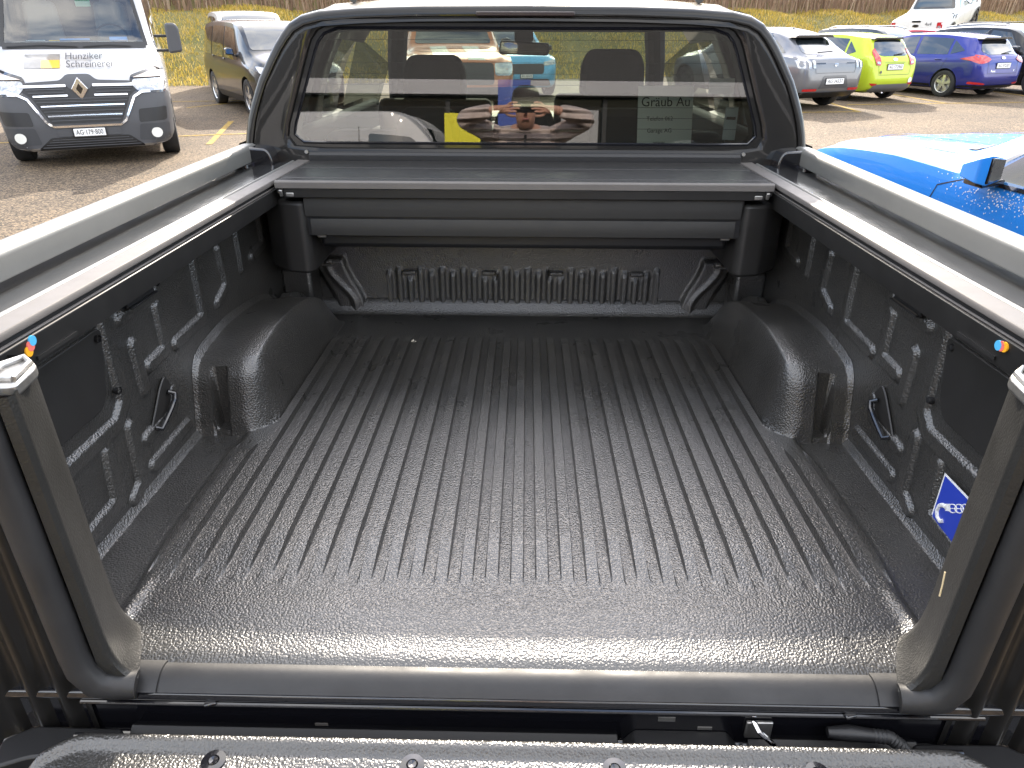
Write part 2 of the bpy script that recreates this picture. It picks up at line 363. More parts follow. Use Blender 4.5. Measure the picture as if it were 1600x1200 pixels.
for s in (-1, 1):
    T('liner_side', MB().grid(wy, wz, lambda y, z: (s*(.785+.004*z - wall_d(y, z)), y, z)), M_LINER, liner, ang=70)
    # corner post of the liner beside the tailgate
    def post(u, z):
        P = [(.80, .085), (.67, .082), (.645, .072), (.634, .058), (.605, -.012), (.597, -.034), (.600, -.043), (.612, -.047)]
        i = min(int(u), len(P)-2); t = u-i; x = lerp(P[i][0], P[i+1][0], t); y = lerp(P[i][1], P[i+1][1], t)
        fl = .05*math.exp(-max(0, z+.01)/.022) if u < 6 else 0
        return (s*(x+.012*(z/.46) - fl*.7), y, z)
    T('liner_post', MB().grid(rng(0, 7, 29), rng(-.006, .472, 40), post), M_POST, liner, ang=50)
    # metal bracket on top of the post
    T('post_cap', MB().prism(rounded([(s*.612, -.026), (s*.622, .034), (s*.646, .058), (s*.668, .030), (s*.668, -.032)], .010), 'z', .462, .481), M_STEEL, bevel=.005)
    T('post_cap_rim', MB().tube([(s*.618, -.018, .484), (s*.628, .030, .484), (s*.646, .048, .484), (s*.660, .024, .484), (s*.655, -.02, .484), (s*.618, -.018, .484)], .0045, 8), M_STEEL)
    T('post_cap_hook', MB().lathe([(.006, .478), (.015, .478), (.015, .498), (.009, .498), (.009, .482)], 'z', 16, (s*.662, -.034, 0)), M_STEEL)
    # rubber seal round the tailgate opening
    pth = [(s*(.637+.012*z/.46), -.050, z) for z in rng(.47, .06, 10)] + [(s*.634, -.052, .03), (s*.620, -.050, .0), (s*.60, -.042, -.014), (s*.57, -.036, -.018)]
    T('seal', MB().tube(pth, .021, 14), M_RUB)
    # painted jamb with vertical beads, black tail lamp housing behind it
    def jamb(u, z):
        x = lerp(.650, .83, u); y = -.052 + .006*math.sin(u*24)*ss(.02, .1, u)*ss(.75, .6, u) - .02*ss(.6, 1, u)
        return (s*(x+.012*z), y+.012, z)
    T('jamb', MB().grid(rng(0, 1, 40), rng(-.16, .47, 12), jamb), M_TRUCK, ang=60)
    for z in (-.015, .17): T('jamb_bolt', MB().lathe([(.0, -.052), (.009, -.052), (.011, -.046), (.011, -.03)], 'y', 14, (s*.80, 0, z)), M_BLKP)
    T('striker', MB().tube([(s*.742, -.03, .30), (s*.742, -.075, .30), (s*.742, -.075, .345), (s*.742, -.03, .345)], .006, 8), M_STEEL)
    T('tail_lamp', MB().prism(rounded([(s*.845, -.06), (s*.97, -.03), (s*.985, .10), (s*.845, .05)], .02), 'z', -.12, .40), M_RED, bevel=.012)
    # bed side outer skin with wheel cut-out
    def skin(y, t):
        z = lerp(-.42, .475, t); bulge = .035*math.sin(math.pi*min(1, max(0, (z+.45)/.95)))
        r = math.hypot(y-.72, z+.46)
        if r < .47 and z < .0: z = -.46+math.sqrt(max(0, .47**2-(y-.72)**2)) if t < .55 else z
        return (s*(.94+bulge), y, z)
    T('bed_side', MB().grid(rng(.08, 1.60, 60), rng(0, 1, 26), skin), M_TRUCK, ang=45)
    # side rail stack, inside to outside
    T('cover_rail', MB().prism([(s*.697, .498), (s*.699, .502), (s*.738, .503), (s*.738, .478), (s*.715, .478), (s*.715, .490), (s*.697, .490)], 'y', -.03, 1.60), M_ALU, bevel=.0015)
    T('cover_rail_slot', MB().prism([(s*.703, .489), (s*.714, .489), (s*.714, .455), (s*.703, .455)], 'y', -.02, 1.58), M_BLKP)
    T('cover_rail_flange', MB().prism([(s*.6955, .4765), (s*.6995, .4785), (s*.702, .452), (s*.706, .432), (s*.702, .431), (s*.698, .450)], 'y', -.02, 1.30), M_ALUD, bevel=.001)
    T('flange_bead', MB().cyl((s*.7015, -.02, .480), (s*.7015, 1.3, .480), .0022, 8), M_ALU)
    T('rail_gasket', MB().prism([(s*.7385, .478), (s*.7385, .496), (s*.7465, .496), (s*.7465, .478)], 'y', -.03, 1.60), M_RUB)
    T('rail_edge_trim', MB().tube([(s*.754, -.05, .494), (s*.754, 1.60, .494)], .0065, 12), M_SILV)
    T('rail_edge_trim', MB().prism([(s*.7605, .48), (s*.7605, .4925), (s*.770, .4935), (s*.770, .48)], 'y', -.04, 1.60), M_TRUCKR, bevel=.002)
    def rtop(y, u):
        x = lerp(.771, .972, u); return (s*x, y, .4935 - .006*ss(.0, .15, u)*0 - .05*ss(.72, 1, u)**2 + .001*math.sin(u*3))
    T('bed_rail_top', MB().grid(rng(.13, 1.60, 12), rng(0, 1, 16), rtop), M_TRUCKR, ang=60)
    T('bed_rail_end', MB().prism([(s*.772, .46), (s*.772, .4905), (s*.93, .4905), (s*.968, .45)], 'y', -.06, .128), M_BLKP, bevel=.003)
    # silver load rail on feet
    def lx(y): return .857 + .022*y
    pf = rounded([(-.026, .502), (-.026, .545), (-.016, .553), (.022, .551), (.026, .502)], .007, 4)
    T('load_rail', MB().grid(rng(-.06, 1.60, 14), range(len(pf)+1), lambda y, i: (s*(lx(y)-.0+pf[i % len(pf)][0]), y, pf[i % len(pf)][1])), M_SILV, ang=22)
    for y in (-.02, 1.545): T('rail_foot', MB().prism(rounded([(s*(lx(y)-.024), y-.05), (s*(lx(y)+.024), y-.05), (s*(lx(y)+.03), y+.05), (s*(lx(y)-.03), y+.05)], .012), 'z', .480, .503), M_BLKG, bevel=.004)
    # glossy trim block where the rail meets the cab
    T('sail_trim', MB().prism(rounded([(s*.795, .478), (s*.80, .520), (s*.812, .545), (s*.865, .548), (s*.905, .546), (s*.905, .478)], .012), 'y', 1.53, 1.64), M_BLKG, bevel=.006, seg=3)
    # tie-down pocket and hook, access panel, stickers
    T('tie_down_pocket', MB().box((s*.7745, .57, .402), (.006, .11, .048)).box((s*.769, .57, .380), (.012, .11, .004)), M_BLKP, bevel=.002)
    for y in (.50, .64): T('pocket_bolt', MB().lathe([(0, -.006), (.007, -.005), (.009, 0), (.009, .006)], 'x', 12, (s*.775, y, .395)), M_BLKP)
    T('tie_down_plate', MB().prism(rounded([(.485, .092), (.62, .092), (.645, .13), (.60, .195), (.575, .18)], .012), 'x', s*.779, s*.784), M_LINERS, bevel=.003)
    T('tie_down_hook', MB().tube([(s*.776, .592, .160), (s*.766, .600, .152), (s*.764, .592, .140), (s*.764, .570, .128), (s*.764, .540, .116), (s*.766, .520, .106), (s*.776, .514, .112)], .0055, 10), M_BLKG)
    pan = [(.10, .232), (.37, .232), (.395, .255), (.428, .378), (.10, .378)]
    T('access_panel', MB().prism(rounded(pan, .02), 'x', s*.7795, s*.787), M_LINERS, bevel=.002)
    for y, z in ((.405, .362), (.425, .245)): T('panel_bolt', MB().lathe([(0, -.005), (.006, -.004), (.0075, 0), (.0075, .006)], 'x', 12, (s*.78, y, z)), M_BLKP)
    ys0 = .128 if s < 0 else .165
    for k, (dy, dz, c, nm) in enumerate(((-.004, -.006, (.85, .40, .02), 'orange'), (.000, .000, (.75, .16, .13), 'pink'), (.004, .006, (.08, .42, .72), 'blue'))):
        q = [(ys0+dy*1.5+.0075*math.cos(a), .4655+dz*(1 if s < 0 else -.2)+.0075*math.sin(a)) for a in rng(0, 6.283, 21)[:-1]]
        T('dot_sticker', MB().prism(q, 'x', s*(.6935-.0003*k), s*(.6960-.0003*k)), mat('sticker_'+nm, c, .4), truck, smooth=False)
    T('label_strip', MB().box((s*.6975, ys0+.06, .442), (.003, .10, .006)), M_ALUD)
# bulkhead with raised vertical ribs
def bulk(x, z):
    d = 0
    if abs(x) < .462:
        t = abs((x/.0365) % 1 - .5); hi = .150 - (.012 if round(x/.0365-.5) % 2 else 0)
        for c in (-.385, -.115, .115, .385):
            if abs(x-c) < .028: hi = min(hi, .118)
        d = .011*(1-ss(.20, .32, t))*ss(.022, .034, z)*(1-ss(hi, hi+.012, z))
    a = abs(x)
    if .50 < a < .70:
        e = lerp(.60, .66, ss(.02, .19, z)); d = max(d, .018*ss(e-.065, e-.05, a)*(1-ss(e+.03, e+.05, a))*(1-ss(.185, .2, z)))
        d += .008*math.exp(-((a-lerp(.575, .66, ss(.03, .17, z)))/.010)**2)*(1-ss(.185, .2, z))
    return d
T('bulkhead_liner', MB().grid(rng(-.79, .79, 400), rng(.0, .475, 60), lambda x, z: (x, 1.545-bulk(x, z), z)), M_LINER, liner, ang=70)
for c in (-.385, -.115, .115, .385): T('bulkhead_boss', MB().box((c, 1.533, .146), (.046, .018, .014)), M_LINER, liner, bevel=.004)
# roll cover canister
can = T('cover_canister', MB().box((0, 1.40, .325), (1.20, .26, .05)), M_BLKP, bevel=.015)
def cpan(z0, z1, b): return lambda x, t: (x, 1.222-b*math.sin(math.pi*t), lerp(z0, z1, t))
T('canister_panel', MB().grid(rng(-.618, .612, 3), rng(0, 1, 9), cpan(.404, .462, .003)), M_ALUM, can)
T('canister_panel', MB().grid(rng(-.605, .600, 3), rng(0, 1, 9), cpan(.350, .397, .003)), M_ALUM, can)
T('canister_recess', MB().box((0, 1.30, .415), (1.24, .14, .135)), M_BLKP, can)
slat = T('roll_cover', MB().box((0, 1.3945, .478), (1.372, .375, .016)), M_ALUD, bevel=.002)
for i, (y0, y1) in enumerate(((1.208, 1.262), (1.268, 1.44), (1.446, 1.582))):
    T('slat', MB().prism([(y0, .4865), (y0, .500), (y0+.004, .5035), (y1-.004, .5035), (y1, .500), (y1, .4865)], 'x', -.688, .688), M_ALUD, slat, bevel=.0012)
T('lip', MB().prism([(1.196, .486), (1.196, .5025), (1.200, .5065), (1.207, .5065), (1.207, .486)], 'x', -.686, .686), M_ALU, slat, bevel=.001)
T('lip_lower', MB().prism([(1.203, .4595), (1.201, .4845), (1.225, .4845), (1.225, .4595)], 'x', -.665, .665), M_ALUD, slat, bevel=.002)
for s in (-1, 1):
    T('canister_bracket', MB().prism(rounded([(s*.612, 1.235), (s*.628, 1.215), (s*.685, 1.225), (s*.76, 1.30), (s*.76, 1.54), (s*.612, 1.54)], .012), 'z', .235, .445), M_LINERS, can, bevel=.01)
    T('bracket_clip', MB().box((s*.648, 1.206, .468), (.022, .012, .012)), M_STEEL, can, bevel=.002)
    T('latch', MB().box((s*.672, 1.204, .474), (.010, .014, .020), 0, .4), M_STEEL, can, bevel=.002)
    T('bracket_bolt', MB().cyl((s*.60, 1.26, .338), (s*.575, 1.26, .338), .0045, 10), M_STEEL, can)
    T('corner_patch', MB().prism([(s*.69, .03), (s*.79, .10), (s*.79, .185), (s*.69, .185)], 'y', 1.43, 1.54), M_LINER, liner, bevel=.012)
    T('bulkhead_hook', MB().tube([(s*.672, 1.535, .178), (s*.672, 1.515, .176), (s*.640, 1.515, .176), (s*.640, 1.535, .178)], .0045, 8), M_STEEL)
    T('side_channel', MB().box((s*.73, 1.31, .47), (.06, .58, .012)), M_BLKP)
# sill and hinge gap
sill = T('sill_cover', MB().grid(rng(-.60, .595, 40), rng(0, 1, 12), lambda x, t: (x, .004-.048*t, -.012+.006*math.sin(t*3.1)-.014*t*t)), M_RUB)
for s in (-1, 1): T('sill_cover_end', MB().grid(rng(.54, .602, 6), rng(0, 1, 12), lambda x, t: (s*x, .005-.051*t, -.010+.0065*math.sin(t*3.1)-.014*t*t)), M_RUB, sill)
T('sill_panel', MB().prism([(-.042, -.030), (-.045, -.042), (-.036, -.050), (-.036, -.118), (-.085, -.140), (-.085, -.30), (.02, -.30), (.02, -.030)], 'x', -.80, .80), M_BLKG, bevel=.003)
T('sill_bead', MB().cyl((-.66, -.044, -.048), (.70, -.044, -.048), .0035, 8), M_BLKG)
T('sill_ledge', MB().prism([(-.052, -.118), (-.036, -.106), (-.036, -.122)], 'x', -.60, .16), M_BLKP, bevel=.002)
T('sill_ledge', MB().prism([(-.052, -.122), (-.036, -.110), (-.036, -.128)], 'x', .36, .62), M_BLKP, bevel=.002)
T('latch_housing', MB().prism(rounded([(.165, -.122), (.185, -.096), (.325, -.096), (.345, -.122)], .006), 'y', -.070, -.036), M_BLKP, bevel=.003)
T('rating_sticker', MB().box((.232, -.0365, -.072), (.026, .001, .008)), M_STEEL); T('rating_sticker', MB().box((-.30, -.0365, -.098), (.02, .001, .005)), M_ALU)
T('rating_sticker', MB().box((.292, -.0365, -.090), (.022, .001, .005)), M_STEEL)
T('lock_plate', MB().box((.372, -.040, -.085), (.040, .006, .034)), M_STEEL, bevel=.002)
T('lock_hook', MB().tube([(.362, -.042, -.066), (.366, -.056, -.070), (.388, -.064, -.088), (.396, -.070, -.104), (.388, -.078, -.112), (.376, -.08, -.108)], .0042, 10), M_CHR)
T('wiring_plug', MB().tube([(.47, -.052, -.074), (.50, -.054, -.072), (.535, -.056, -.074)], [.008, .012, .010], 12), M_BLKP)
hs = [(.535, -.056, -.074), (.56, -.058, -.075), (.578, -.066, -.085), (.588, -.078, -.102), (.592, -.09, -.125), (.594, -.10, -.15)]
hp = [Vector(hs[i]).lerp(Vector(hs[i+1]), t/8) for i in range(len(hs)-1) for t in range(8)]
T('wiring_hose', MB().tube(hp, [.0095+.0012*(i % 2) for i in range(len(hp))], 12), M_RUB)
for x in (-.46, .50): T('sill_clip', MB().box((x, -.046, -.044), (.018, .01, .006), .3), M_BLKG, bevel=.002)
# tailgate folded down
tg = T('tailgate', MB().box((0, -.345, -.150), (1.40, .47, .10)), M_TRUCK, bevel=.02)
def tgz(x, y):
    e = (1-ss(.0, .035, .70-abs(x)))
    d = -.080 - y
    return -.052 - .030*(1-ss(-.002, .018, d))**2 - .010*ss(.022, .036, d) - .05*e*e + .004*math.sin(x*9)*ss(.04, .08, d)
T('tailgate_liner', MB().grid(rng(-.70, .70, 150), [-.074, -.076, -.079, -.082, -.086, -.094, -.098, -.102, -.106, -.11, -.115, -.12, -.125, -.13, -.14, -.16, -.2, -.25, -.3, -.35, -.4, -.45, -.5, -.57], lambda x, y: (x, y-.05*(1-ss(0, .1, .70-abs(x)))**2, tgz(x, y))), M_LINER, tg, ang=70)
T('tailgate_edge', MB().cyl((-.66, -.076, -.082), (.66, -.076, -.082), .004, 10), M_BLKG, tg)
for x in (-.425, -.143, .142, .425):
    T('screw', MB().lathe([(0, -.058), (.006, -.057), (.0075, -.060), (.0085, -.058), (.017, -.0585), (.018, -.070)], 'z', 18, (x, -.129, 0)), M_BLKG, tg)
for s in (-1, 1):
    T('hinge_cover', MB().prism(rounded([(s*.60, -.052), (s*.74, -.050), (s*.775, -.075), (s*.765, -.125), (s*.72, -.105), (s*.60, -.085)], .01), 'z', -.125, -.095), M_BLKP, bevel=.004)
    T('stay_bracket', MB().box((s*.775, -.035, .02 if s < 0 else -.06), (.01, .01, .05), 0, 0, s*.2), M_STEEL if s > 0 else M_BLKP, bevel=.002)
T('rear_bumper', MB().prism(rounded([(-.86, -.36), (-.92, -.20), (-.90, -.17), (.90, -.17), (.92, -.20), (.86, -.36)], .03), 'y', -.26, -.06), M_BLKP, bevel=.02)
# blue towing-hook sticker on the right wall
stk = T('hook_sticker', MB().prism([(.235, .045), (.320, .045), (.320, .150), (.235, .150)], 'x', .7792, .7802), M_WHITE, smooth=False)
T('sticker_field', MB().prism([(.239, .049), (.316, .049), (.316, .146), (.239, .146)], 'x', .7786, .7791), mat('sticker_deep_blue', (.02, .05, .42), .4), stk, smooth=False)
def onw(pts, r=.0016): return MB().tube([(.7786, y, z) for y, z in pts], r, 6)
for c in ((.270, .107), (.254, .118), (.240, .128)):
    T('chain_link', onw([(c[0]+.0125*math.cos(a)*.82+.0075*math.sin(a)*.57, c[1]-.0125*math.cos(a)*.57+.0075*math.sin(a)*.82) for a in rng(0, 6.283, 19)], .0011), M_WHITE, stk)
T('chain_bar', onw([(.284, .097), (.237, .130)], .0008), M_WHITE, stk)
T('hook_print', onw([(.286, .098), (.296, .096), (.305, .088), (.307, .076), (.300, .066), (.290, .064), (.283, .070)], .0042), M_WHITE, stk)
T('hook_block', MB().box((.7785, .283, .100), (.0012, .016, .013), 0, -.6), M_WHITE, stk, smooth=False)
tag(MB().tube([(.598, -.004, .195), (.596, -.010, .178), (.5945, -.014, .160)], .0012, 6).build('straw_stalk', mat('straw', (.6, .48, .28), .7)), 'thin straw stalk clinging to the right corner post', 'straw')
crumb = MB()
for i in range(5):
    a = i*1.3; crumb.add([(math.cos(a)*.004, math.sin(a)*.004, .0), (math.cos(a+1)*.009, math.sin(a+1)*.008, .002), (math.cos(a+.5)*.006, math.sin(a+.5)*.007, .006)], [(0, 1, 2)])
cb = crumb.build('leaf_crumb', mat('crumb', (.6, .55, .45), .8), fix=False); cb.location = (-.335, 1.245, .011); tag(cb, 'pale dry leaf crumb lying on the black bed floor', 'leaf')

# ------------------------------------------------------------------ the pickup: cab
def yf(z): return 1.60 + .0805*(z-.5)
def byangle(poly, K=144, c=(0, .71)):
    out = []
    for k in range(K):
        a = 2*math.pi*k/K+.001; d = (math.cos(a), math.sin(a)); best = None
        for i in range(len(poly)):
            (x1, y1), (x2, y2) = poly[i], poly[(i+1) % len(poly)]; ex, ey = x2-x1, y2-y1; det = d[0]*(-ey)+ex*d[1]
            if abs(det) < 1e-12: continue
            t = ((x1-c[0])*(-ey)+ex*(y1-c[1]))/det; u = (d[0]*(y1-c[1])-d[1]*(x1-c[0]))/det
            if t > 0 and -1e-6 <= u <= 1+1e-6 and (best is None or t > best): best = t
        out.append((c[0]+d[0]*best, c[1]+d[1]*best))
    return out
OUT = [(.93, .44), (.925, .50), (.915, .545), (.90, .617), (.875, .685), (.845, .749), (.79, .838), (.745, .895), (.715, .918), (.66, .938), (.5, .949), (.33, .954), (0, .957)]
outl = OUT + [(-x, z) for x, z in OUT[-2::-1]]
def off(poly, d):
    """inset a closed counter-clockwise loop by d (scalar)"""
    n = len(poly); res = []
    for i in range(n):
        a, b = Vector(poly[i-1]), Vector(poly[(i+1) % n]); t = (b-a).normalized(); res.append(tuple(Vector(poly[i]) + Vector((-t.y, t.x))*d))
    return res
L0 = byangle(outl); W0 = byangle(rounded([(.795, .530), (.655, .912), (-.655, .912), (-.795, .530)], .075, 7)); W1 = byangle(rounded([(.765, .549), (.632, .893), (-.632, .893), (-.765, .549)], .065, 7))
W2 = byangle(rounded([(.735, .556), (.612, .880), (-.612, .880), (-.735, .556)], .05, 7))
rings = [(L0, .075), (off(L0, .002), .030), (off(L0, .007), .012), (off(L0, .016), .002), (off(L0, .028), -.001), (off(L0, .033), .0), (off(L0, .035), .008), (off(L0, .039), .008), (off(L0, .041), .0), (off(L0, .048), -.001)]
K = len(L0)
def ringmesh(rings):
    mb = MB()
    for lp, dy in rings:
        for x, z in lp: mb.v.append((x, yf(z)+dy, z))
    for i in range(len(rings)-1):
        for k in range(K): mb.f.append((i*K+k, i*K+(k+1) % K, (i+1)*K+(k+1) % K, (i+1)*K+k))
    return mb
cabo = T('cab_rear_panel', ringmesh(rings + [([tuple(Vector(a).lerp(Vector(b), .93)) for a, b in zip(off(L0, .048), W0)], .0), (W0, .001), ([tuple(Vector(a).lerp(Vector(b), .35)) for a, b in zip(W0, W1)], .004), ([tuple(Vector(a).lerp(Vector(b), .5)) for a, b in zip(W0, W1)], .013), (W1, .013)]), M_TRUCK, ang=40)
gr = ringmesh([(W1, .0125), (off(W1, .006), .0085), (off(W1, .009), .012)])
T('window_gasket', gr, M_BLKG, cabo)
rw = T('rear_window', MB().add([(x, yf(z)+.0128, z) for x, z in off(W1, .008)], [tuple(range(K))]), glass('privacy_glass', (.40, .44, .40), 1.5, 0, .10), smooth=False)
T('frit_band', ringmesh([(off(W1, .004), .0165), (W2, .0165)]), M_BLKG, rw, smooth=False)
for i in range(9):
    z = .60+.032*i; hw = lerp(.70, .60, (z-.55)/.34)
    T('heater_line', MB().box((0, yf(z)+.0162, z), (2*hw, .0006, .0011)), M_BLKP, rw, smooth=False)
for s in (-1, 1): T('window_clip', MB().cyl((s*.705, yf(.53)-.002, .528), (s*.705, yf(.53)-.010, .528), .006, 10), M_STEEL)
T('lower_panel', MB().prism([(1.593, .42), (1.593, .520), (1.600, .528), (1.64, .528), (1.64, .42)], 'x', -.70, .70), M_BLKP, bevel=.003)
T('brake_lamp', MB().box((0, yf(.93)-.006, .927), (.30, .010, .013)), mat('lamp_smoke', (.02, .012, .012), .3), bevel=.003)
# shell: roof and sides with window openings
CY = [1.655, 1.72, 1.80, 1.90, 1.98, 2.36, 2.44, 2.52, 2.60, 2.95]
def cshell(y, i):
    x, z = OUT[i]; k = ss(1.64, 2.2, y); up = (.045*k - .02*ss(2.4, 3.0, y))*ss(.5, .95, z)
    return (x + .015*k*(x/.93), y + (.0805*(z-.5) if y < 1.9 else .0805*(z-.5)*(1-ss(1.9, 2.3, y))), z+up)
for s in (-1, 1):
    mb = MB(); n = len(OUT)
    for y in CY:
        for i in range(n): p = cshell(y, i); mb.v.append((s*p[0], p[1], p[2]))
    hole = MB()
    for j in range(len(CY)-1):
        for i in range(n-1):
            q = (j*n+i, (j+1)*n+i, (j+1)*n+i+1, j*n+i+1)
            if 2 <= i <= 5 and j in (3, 4, 7, 8): hole.add([mb.v[t] for t in q], [(0, 1, 2, 3)])
            else: mb.f.append(q)
    o = T('cab_roof_side', mb, M_TRUCK, ang=40); so_ = o.modifiers.new('thick', 'SOLIDIFY'); so_.thickness = .035; so_.offset = -1 if s > 0 else -1; so_.use_even_offset = True
    T('side_window', hole, glass('side_glass', (.30, .34, .32), 1.5))
    T('pillar', MB().tube([(s*.60, 2.95, .945), (s*.66, 3.2, .76), (s*.74, 3.62, .45)], .05, 10), M_CABIN)
    T('side_window', MB().add([(s*.905, 2.95, .55), (s*.80, 2.95, .87), (s*.70, 3.2, .74), (s*.84, 3.5, .5)], [(0, 1, 2, 3)]), MATS['side_glass'])
    T('door_panel', MB().grid(rng(1.62, 3.55, 10), rng(-.42, .55, 10), lambda y, z: (s*(.955-.03*ss(.3, .55, z)+.02*math.sin((z+.42)*3)), y, z)), M_TRUCK)
    T('door_trim', MB().box((s*.86, 2.6, .30), (.06, 1.9, .5)), M_CABIN, bevel=.02)
    T('door_handle', MB().box((s*.985, 1.85, .34), (.03, .2, .03)), M_BLKG, bevel=.01); T('door_handle', MB().box((s*.985, 2.85, .34), (.03, .2, .03)), M_BLKG, bevel=.01)
    T('fender', MB().grid(rng(3.55, 4.75, 12), rng(0, 1, 10), lambda y, t: (s*(.97-.10*ss(4.3, 4.75, y)-.12*ss(.75, 1, t)), y, lerp(-.25, .42-.10*ss(3.9, 4.75, y), t))), M_TRUCK)
    T('door_mirror', MB().prism(rounded([(s*.98, .50), (s*1.19, .50), (s*1.19, .70), (s*1.0, .68)], .04), 'y', 3.02, 3.15), M_BLKG, bevel=.03)
    for y in (.72, 3.95):
        wl = T('wheel', MB().lathe([(.22, -.11), (.30, -.125), (.375, -.115), (.39, -.06), (.39, .06), (.375, .115), (.30, .125), (.22, .11)], 'x', 40, (s*.83, y, gz(0, y)+.39)), M_TYRE)
        T('rim', MB().lathe([(.0, .09), (.05, .09), (.06, .075), (.20, .09), (.225, .11), (.225, -.11)], 'x', 30, (s*.83+ (0 if s > 0 else -.18), y, gz(0, y)+.39)), M_RIMD, wl)
    T('roof_bar', MB().tube([(s*.60, 2.0, .985), (s*.58, 2.1, 1.03), (s*.57, 2.8, 1.035), (s*.58, 2.92, .985)], .016, 10), M_SILV)
T('headliner', MB().box((0, 2.3, .925), (1.22, 1.25, .03)), mat('headliner', (.05, .05, .048), .9)); T('windscreen_header', MB().box((0, 2.945, .925), (1.2, .10, .075)), M_CABIN, bevel=.02)
T('windscreen', MB().add([(-.585, 2.96, .93), (.585, 2.96, .93), (.72, 3.62, .43), (-.72, 3.62, .43)], [(0, 1, 2, 3)]), glass('clear_glass', (.80, .88, .80), 1.45), smooth=False)
T('bonnet', MB().grid(rng(-.86, .86, 20), rng(3.58, 4.75, 10), lambda x, y: (x, y, .42+.035*math.cos(x*1.7)-.10*ss(3.9, 4.75, y))), M_TRUCK)
T('front_panel', MB().box((0, 4.74, .02), (1.76, .10, .58)), M_BLKP, bevel=.05)
T('cabin_floor', MB().box((0, 2.7, -.25), (1.8, 2.1, .5)), M_CABIN); T('dashboard', MB().prism(rounded([(3.1, -.1), (3.08, .32), (3.2, .42), (3.66, .415), (3.66, -.1)], .05), 'x', -.84, .84), M_CABIN, bevel=.02)
T('chassis', MB().box((0, 2.2, -.42), (1.0, 4.9, .2)), M_WELL)
def seat(x, y, hw, ztop, hr=True, hwid=.14):
    se = T('seat', MB().prism(rounded([(-.0, .05), (.10, .06), (.04, ztop-.16), (-.04, ztop-.14), (-.09, ztop-.2)], .03), 'x', x-hw, x+hw), M_SEAT, bevel=.04); se.location.y = y
    if hr:
        h = T('headrest', MB().prism(rounded([(-hwid, ztop-.17), (hwid, ztop-.17), (hwid*.98, ztop-.03), (hwid*.75, ztop+.03), (-hwid*.75, ztop+.03), (-hwid*.98, ztop-.03)], .04), 'y', -.055, .05), M_SEAT, se, bevel=.025); h.location = (x, 0, 0)
        for q in (-1, 1): pq = T('headrest_post', MB().cyl((x+q*.05, 0, ztop-.3), (x+q*.05, 0, ztop-.15), .007, 8), M_STEEL, se)
seat(-.40, 2.62, .25, .765); seat(.38, 2.62, .25, .79); 
seat(-.36, 2.02, .33, .60, True, .12); seat(.36, 2.02, .33, .60, True, .12)
T('rear_bench_back', MB().prism(rounded([(-.78, .1), (.78, .1), (.76, .545), (-.76, .545)], .06), 'y', 2.0, 2.12), M_SEAT, bevel=.03); seat(0, 2.04, .2, .60, True, .12)
T('centre_console', MB().box((0, 2.9, .05), (.25, .7, .4)), M_CABIN, bevel=.04)
mirb = T('interior_mirror', MB().prism(rounded([(-.13, .79), (.11, .785), (.115, .84), (-.125, .852)], .018), 'y', 2.96, 2.99), M_BLKG, bevel=.008)
T('mirror_glass', MB().prism(rounded([(-.122, .797), (-.04, .795), (-.04, .842), (-.118, .845)], .012), 'y', 2.957, 2.959), mat('mirror', (.8, .85, .8), .02, 1), mirb)
T('mirror_stem', MB().box((-.01, 2.99, .87), (.09, .06, .05)), M_CABIN, mirb, bevel=.01)
T('steering_wheel', MB().tube([(-.40+.185*math.cos(a), 3.0+.06*math.sin(a), .36+.175*math.sin(a)) for a in rng(0, 6.283, 25)], .016, 8), M_CABIN)
# papers lying in the cab behind the glass
M_PAPER = mat('paper', (.62, .61, .57), .7)
def card(name, c, d, rx, rz, m, label, cat, txt=(), tm=M_BLACKT):
    e = empty(name, c, label, cat, rot=(rx, 0, rz))
    MB().box((0, 0, 0), (d[0], .004, d[1])).build('sheet', m, e, False)
    for s, size, u, v in txt:
        tv, tf = text2d(s, size); MB().add([(p[0]+u, -.0035, p[1]+v) for p in tv], tf).build('lettering', tm, e, False, fix=False)
card('price_board', (.50, 1.90, .585), (.20, .26), R(-10), R(8), M_PAPER, 'white paper with dark heading leaning behind the rear window', 'paper', (('Gräub Au', .045, 0, .075), ('Telefon 062', .02, -.02, .02), ('Garage AG', .02, -.02, -.02), ('www', .02, -.02, -.06)))
card('blank_card', (.675, 1.86, .715), (.085, .050), R(-6), R(-4), mat('card_white', (.75, .74, .72), .7), 'small blank white card behind the upper right of the rear window', 'card')
card('info_leaflet', (.705, 1.80, .60), (.042, .105), R(-4), R(-10), mat('leaflet', (.50, .52, .54), .7), 'narrow pale leaflet with picture strips at the right end of the window', 'leaflet', (('▬', .03, 0, .02),))

